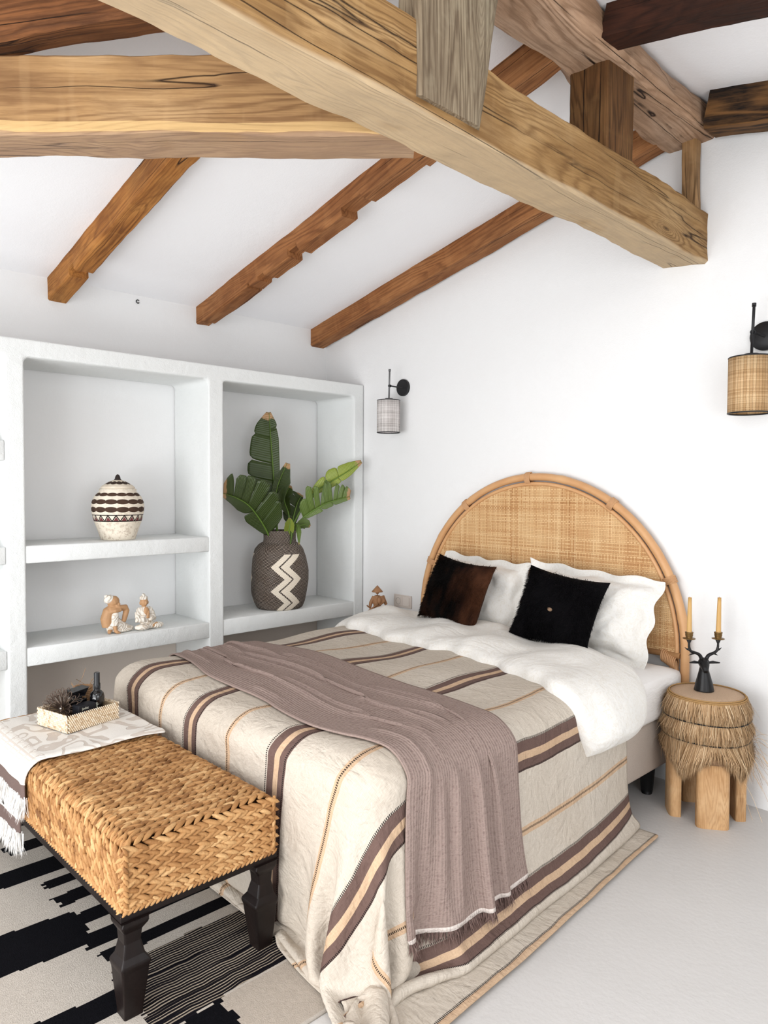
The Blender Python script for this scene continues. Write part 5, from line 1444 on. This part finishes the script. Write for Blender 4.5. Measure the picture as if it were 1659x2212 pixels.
for s in (-1, 1):
    b = MB(); b.lathe([(0.0, 0), (0.003, 0), (0.003, 0.001), (0.0, 0.001)], (0, 0, 0), 12); V = np.concatenate(b.v); V = np.stack([V[:, 0]-3.2185+s*0.0095, WY-0.0105-V[:, 2], V[:, 1]+0.632], -1); b.v = [V]; b.obj('pin_hole', plain('pin_dark', '2a2624', 0.8), so)
b = MB(); b.box((-3.178, WY-0.014, 0.604), (-3.125, WY-0.008, 0.660)); bevel(b.obj('rocker_switch', BEJ, SP, smooth=False), 0.002)

# ================================================================== raffia stools
RAF = NT('raffia', 0.85, 0.1); at = RAF.n('Attribute'); at.attribute_name = 'tone'
RAF.col(RAF.ramp(at.outputs['Fac'], [(0.0, '75583b'), (0.35, 'a88763'), (0.7, 'c6a580'), (1.0, 'dfc6a2')])); RAF = RAF.m
RAFT = plain('jute_top', 'c2a68c', 0.9, 0.1, var=0.3, nscale=320, bump=0.002)
OAK = wood('stool_wood', ['c49a6c', 'd2a97c', 'deba90', 'a3774c', '6a4424'], 15.5, 16, 0.5, 0.35, 0.55, 0.0015, 2.2, 0.4)
CORD = plain('black_cord', '0e0e10', 0.6)


def stool(label, c, full=True):
    c = np.array([c[0], c[1], 0.0]); st_ = thing('raffia_stool', label, 'stool', tuple(c))
    for a in ((305, 215, 38, 128) if full else (235, 325, 52, 142)):
        d = np.array([math.cos(R(a)), math.sin(R(a)), 0]); tn = np.array([-d[1], d[0], 0])
        b = MB(); P = []
        for z in np.linspace(0.0, 0.40, 14):
            ring = []
            for q in range(20):
                t = q/20*2*math.pi; cx_, sy_ = math.cos(t), math.sin(t)
                sx = abs(cx_)**0.35*math.copysign(1, cx_); sy2 = abs(sy_)**0.5*math.copysign(1, sy_)
                ring.append(c+d*(0.126+0.024*sy2-0.006*cx_*cx_)+tn*(0.062*sx)+np.array([0, 0, z]))
            P.append(ring)
        b.grid(np.array(P), cv=True); n = 14*20; b.f += [tuple(range(20))[::-1], tuple(range(n-20, n))]; b.mi += [0, 0]
        lo = b.obj('leg', OAK, None, smooth=True, ang=50)
        # grain along the leg: own frame with local x = up
        V = np.concatenate(b.v)-c; Mx = np.array([[0, 0, 1.0], tn, d]).T
        me = lo.data; Vl = V @ Mx if False else np.stack([V[:, 2], V @ tn, V @ d], -1)
        me.vertices.foreach_set('co', Vl.ravel()); me.update()
        lo.parent = st_; lo.matrix_local = Matrix(((0, tn[0], d[0], 0), (0, tn[1], d[1], 0), (1, 0, 0, 0), (0, 0, 0, 1)))
    b = MB(); b.lathe([(0.0, 0.36), (0.140, 0.36), (0.144, 0.497), (0.142, 0.506), (0.10, 0.509), (0.0, 0.510)], c, 48); b.obj('seat_top', RAFT, st_)
    b = MB()
    for r_, z in ((0.150, 0.503), (0.152, 0.497), (0.145, 0.508)): b.tube([(c[0]+r_*math.cos(t), c[1]+r_*math.sin(t), z) for t in np.linspace(0, 2*math.pi, 61)], 0.0032, 5, caps=False)
    b.obj('twisted_edging', plain('jute_cord', 'a98558', 0.9, 0.1, var=0.3, nscale=300), st_)
    tiers = [(0.500, 0.417, 0.150, 0.164, 0.162), (0.420, 0.337, 0.161, 0.174, 0.163), (0.340, 0.185, 0.162, 0.176, 0.146)]
    for ti, (zt, zb, r0, r1, r2_) in enumerate(tiers):
        N = (5200 if full else 1500) if ti < 2 else (6500 if full else 2000); r_ = np.random.default_rng(30+ti)
        a = r_.random(N)*2*math.pi
        if ti == 2:
            sc_ = np.abs(np.sin((a-R(305)+math.pi/4*0)*2)); zb2 = zb+0.105*(1-sc_**0.8)
            da = -0.22*np.sin((a-R(305))*4)*-1
        else: zb2 = zb+0*a; da = 0.03*r_.normal(size=N)
        zb2 = zb2+0.010*r_.normal(size=N)-(r_.random(N) < 0.05)*0.02
        rj = 0.006*r_.normal(size=N)
        mk = lambda an, rr, z: np.stack([c[0]+rr*np.cos(an), c[1]+rr*np.sin(an), z], -1)
        out = (r_.random(N) < 0.03)*0.03*r_.random(N)
        j = 0.05*r_.normal(size=N)
        A = mk(a, r0+rj*0.3, zt+0*a); B_ = mk(a+da*0.5+j*0.5, r1+rj+out*0.6, (zt*0.45+zb2*0.55)); C_ = mk(a+da+j, r2_+rj+out*1.6+0.010*(ti == 2), zb2)
        W = np.stack([-np.sin(a), np.cos(a), 0*a], -1)*(0.0008+0.0009*r_.random(N))[:, None]
        mb = MB(); mb.ribbons(A, B_, C_, W)
        tone = np.repeat(np.clip(0.5+0.24*r_.normal(size=N), 0, 1), 5).tolist(); mb.tone = tone
        if ti == 2 and full:   # wild wisps escaping to the right
            for k_ in range(34):
                an = R(20)+0.5*r_.normal(); s0 = np.array([c[0]+0.17*math.cos(an), c[1]+0.17*math.sin(an), 0.27+0.05*r_.normal()]); s0[1] = min(s0[1], WY-0.01)
                d = np.array([0.7, 0.05*r_.normal()-0.1, -0.5+0.5*r_.normal()])*(0.05+0.07*r_.random())
                pts = [s0, s0+d*0.5+np.array([0, 0, 0.01]), s0+d+np.array([0.01, 0, -0.03*r_.random()])]
                for p in pts: p[1] = min(p[1], WY-0.006)
                n0 = mb.n; mb.tube(catmull(pts, 6), 0.0006, 3); mb.tone += [float(np.clip(0.5+0.2*r_.normal(), 0, 1))]*(mb.n-n0)
        o = mb.obj('raffia_skirt', RAF, st_, smooth=False); set_tone(o, mb)
        # dense underlayer
        b = MB(); b.lathe([(r0-0.004, zt-0.004), ((r0+r1)/2-0.006, (zt*0.7+zb*0.3)), (r1-0.008, (zt+zb)/2), (r2_-0.010, zb+(0.095 if ti == 2 else 0.004))], c, 48); b.f = b.f[:-2]; b.mi = b.mi[:-2]
        b.obj('under_skirt', plain('raffia_under', '94755a', 0.95, 0.05, var=0.35, nscale=90), st_)
    for zb_, rr in ((0.418, 0.1685), (0.338, 0.1695)):
        b = MB(); b.tube([(c[0]+rr*math.cos(t), c[1]+rr*math.sin(t), zb_+0.002*math.sin(3*t)) for t in np.linspace(0, 2*math.pi, 61)], 0.0027, 6, caps=False)
        b.obj('black_band', CORD, st_)
    return st_


stool('round raffia-fringed wooden stool right of the bed, carrying the candle holder', (-1.205, 3.018))
stool('second raffia stool on the far side of the bed, carrying the hatted figurine', (-3.21, 3.045), False)

# hatted figurine on the far stool
ho = (-3.215, 3.035, 0.511)
hf = thing('hatted_figurine', 'small brown carved figurine in a conical hat standing left of the wall socket', 'figurine', ho)
CV = plain('red_brown_carving', '9c7250', 0.5, 0.3, var=0.2, nscale=60)
rt = np.array([0.693, 0.72, 0]); fw = np.array([0.72, -0.693, 0])
hp = lambda a, h, d=0.0: tuple(np.array(ho)+rt*a+fw*d+np.array([0, 0, h]))
def H1(m):
    m.tube([hp(0, 0.0), hp(0, 0.004)], 0.040, 16)
    m.tube([hp(-0.012, 0.0), hp(-0.014, 0.05), hp(-0.004, 0.10)], [0.018, 0.016, 0.020], 10); m.tube([hp(0.014, 0.0), hp(0.018, 0.05), hp(0.004, 0.10)], [0.018, 0.016, 0.020], 10)
    m.tube([hp(0, 0.09), hp(0, 0.13), hp(0.0, 0.175)], [0.022, 0.027, 0.018], 12); m.ell(hp(0, 0.197), (0.013, 0.013, 0.016))
    m.tube([hp(-0.022, 0.168), hp(-0.040, 0.130, 0.008), hp(-0.046, 0.100, 0.02)], [0.011, 0.012, 0.009], 8); m.tube([hp(0.022, 0.168), hp(0.040, 0.138, 0.01), hp(0.014, 0.12, 0.028)], [0.011, 0.012, 0.008], 8)
    m.ell(hp(0.012, 0.145, 0.024), (0.016, 0.016, 0.024)); m.ell(hp(0.034, 0.065, 0.012), (0.022, 0.022, 0.026)); m.tube([hp(0.03, 0.17, -0.01), hp(0.055, 0.115, -0.012)], [0.014, 0.010], 8)
blobby('body', CV, hf, H1, 0.003)
b = MB(); b.lathe([(0.0, 0.198), (0.034, 0.196), (0.035, 0.199), (0.018, 0.218), (0.002, 0.236)], ho, 28); b.obj('conical_hat', CV, hf)
b = MB(); b.tube([hp(-0.066, 0.075, 0.035), hp(0.006, 0.128, 0.035)], 0.005, 8); b.tube([hp(-0.064, 0.118, 0.03), hp(0.02, 0.045, 0.04)], 0.004, 8); b.obj('crossed_sticks', CV, hf)

# ------------------------------------------------------------------ deer candle holder and candles
do = (-1.222, 3.030, 0.5115)
DB = NT('dark_bronze', 0.38, 0.5); v = DB.tc(); DB.b.inputs['Metallic'].default_value = 0.4
DB.col(DB.mix(DB.noise(v, 40, 3), '0d0d10', '1c1a1a')); DB.bump(DB.noise(v, 90, 3), 0.0008); DB = DB.m
BRS = plain('aged_brass', '735832', 0.35, 0.5, metal=0.8, var=0.3, nscale=120, bump=0.0006)
dh = thing('deer_candle_holder', 'black metal deer head candle holder with two brass cups on the stool', 'candle holder', do)
dp = lambda a, h, d=0.0: tuple(np.array(do)+rt*a+fw*d+np.array([0, 0, h]))
def D1(m):
    m.tube([dp(0.0, 0.0), dp(0, 0.03, 0.0), dp(-0.002, 0.075, 0.002), dp(-0.004, 0.100, 0.004)], [0.040, 0.034, 0.022, 0.016], 20)
    m.tube([dp(-0.002, 0.112, -0.002), dp(-0.006, 0.110, 0.014), dp(-0.010, 0.096, 0.032), dp(-0.012, 0.086, 0.042)], [0.019, 0.020, 0.014, 0.009], 14)
    m.ell(dp(-0.003, 0.116, 0.0), (0.023, 0.023, 0.022))
    for s in (-1, 1):
        m.tube([dp(-0.004+s*0.014, 0.115, 0.0), dp(-0.004+s*0.038, 0.119, 0.004), dp(-0.002+s*0.064, 0.117, 0.008)], [0.007, 0.0105, 0.004], 10, flat=0.6)
blobby('head_and_neck', DB, dh, D1, 0.0022, 2)
RC, LCc = 0.055, -0.066
for s, ex_, nm in ((1, RC, 'antler'), (-1, LCc, 'antler')):
    def A1(m, s=s, ex_=ex_):
        m.tube(catmull([dp(s*0.008-0.003, 0.126), dp(s*0.018-0.002, 0.146), dp(s*0.034, 0.155), dp(ex_*0.86, 0.163), dp(ex_*0.97, 0.176), dp(ex_, 0.190), dp(ex_, 0.213)], 24), np.interp(np.linspace(0, 1, 24), [0, 0.3, 1], [0.0085, 0.0065, 0.0042]), 10)
        m.tube([dp(ex_*0.90, 0.166), dp(ex_*1.12, 0.172), dp(ex_*1.28, 0.180)], [0.005, 0.0035, 0.001], 8)
        m.tube([dp(ex_*0.60, 0.156), dp(ex_*0.85, 0.150), dp(ex_*1.02, 0.146)], [0.004, 0.003, 0.001], 8)
        for q in (-1, 1): m.tube([dp(ex_, 0.196), dp(ex_+q*0.010, 0.214)], [0.004, 0.003], 8)
    blobby('antler', DB, dh, A1, 0.0016, 1)
    e = np.array(dp(ex_, 0.213)); b = MB()
    b.lathe([(0.0, -0.001), (0.024, 0.002), (0.026, 0.004), (0.024, 0.0055), (0.013, 0.005), (0.013, 0.010), (0.0155, 0.018), (0.0150, 0.024), (0.0165, 0.028), (0.0165, 0.031), (0.0120, 0.031), (0.0115, 0.012), (0.0, 0.012)], e, 28)
    b.obj('candle_cup', BRS, dh)
WAX = NT('honey_wax', 0.45, 0.4); WAX.col('c9a063'); WAX.b.inputs['Subsurface Weight'].default_value = 0.15; WAX.b.inputs['Subsurface Radius'].default_value = (0.02, 0.01, 0.005); WAX = WAX.m
FL = bpy.data.materials.new('flame'); FL.use_nodes = True; nt_ = FL.node_tree; em = nt_.nodes.new('ShaderNodeEmission'); em.inputs[0].default_value = (1, 0.78, 0.5, 1); em.inputs[1].default_value = 5; nt_.links.new(em.outputs[0], nt_.nodes['Material Output'].inputs[0])
for lab, ex_, H, ln_x in (('lit honey-coloured taper candle in front of the headboard edge, left of the pair', LCc, 0.163, 0.0), ('lit honey-coloured taper candle against the white wall, right of the pair', RC, 0.163, 0.002)):
    e = np.array(dp(ex_, 0.2255)); cd = thing('taper_candle', lab, 'candle', tuple(e), 'pair of lit taper candles')
    k = catmull([e, e+rt*ln_x*0.5+np.array([0, 0, H/2]), e+rt*ln_x+np.array([0, 0, H])], 8)
    b = MB(); b.tube(k, np.linspace(0.0108, 0.0072, 8), 20); b.obj('wax_body', WAX, cd)
    tp = k[-1]; b = MB(); b.tube([tp, tp+np.array([0, 0, 0.006])], 0.0009, 6); b.obj('wick', IRON, cd)
    b = MB(); b.lathe([(0.0, 0.003), (0.0028, 0.006), (0.0042, 0.011), (0.0034, 0.018), (0.0015, 0.025), (0.0, 0.029)], tp, 14); b.obj('flame', FL, cd)
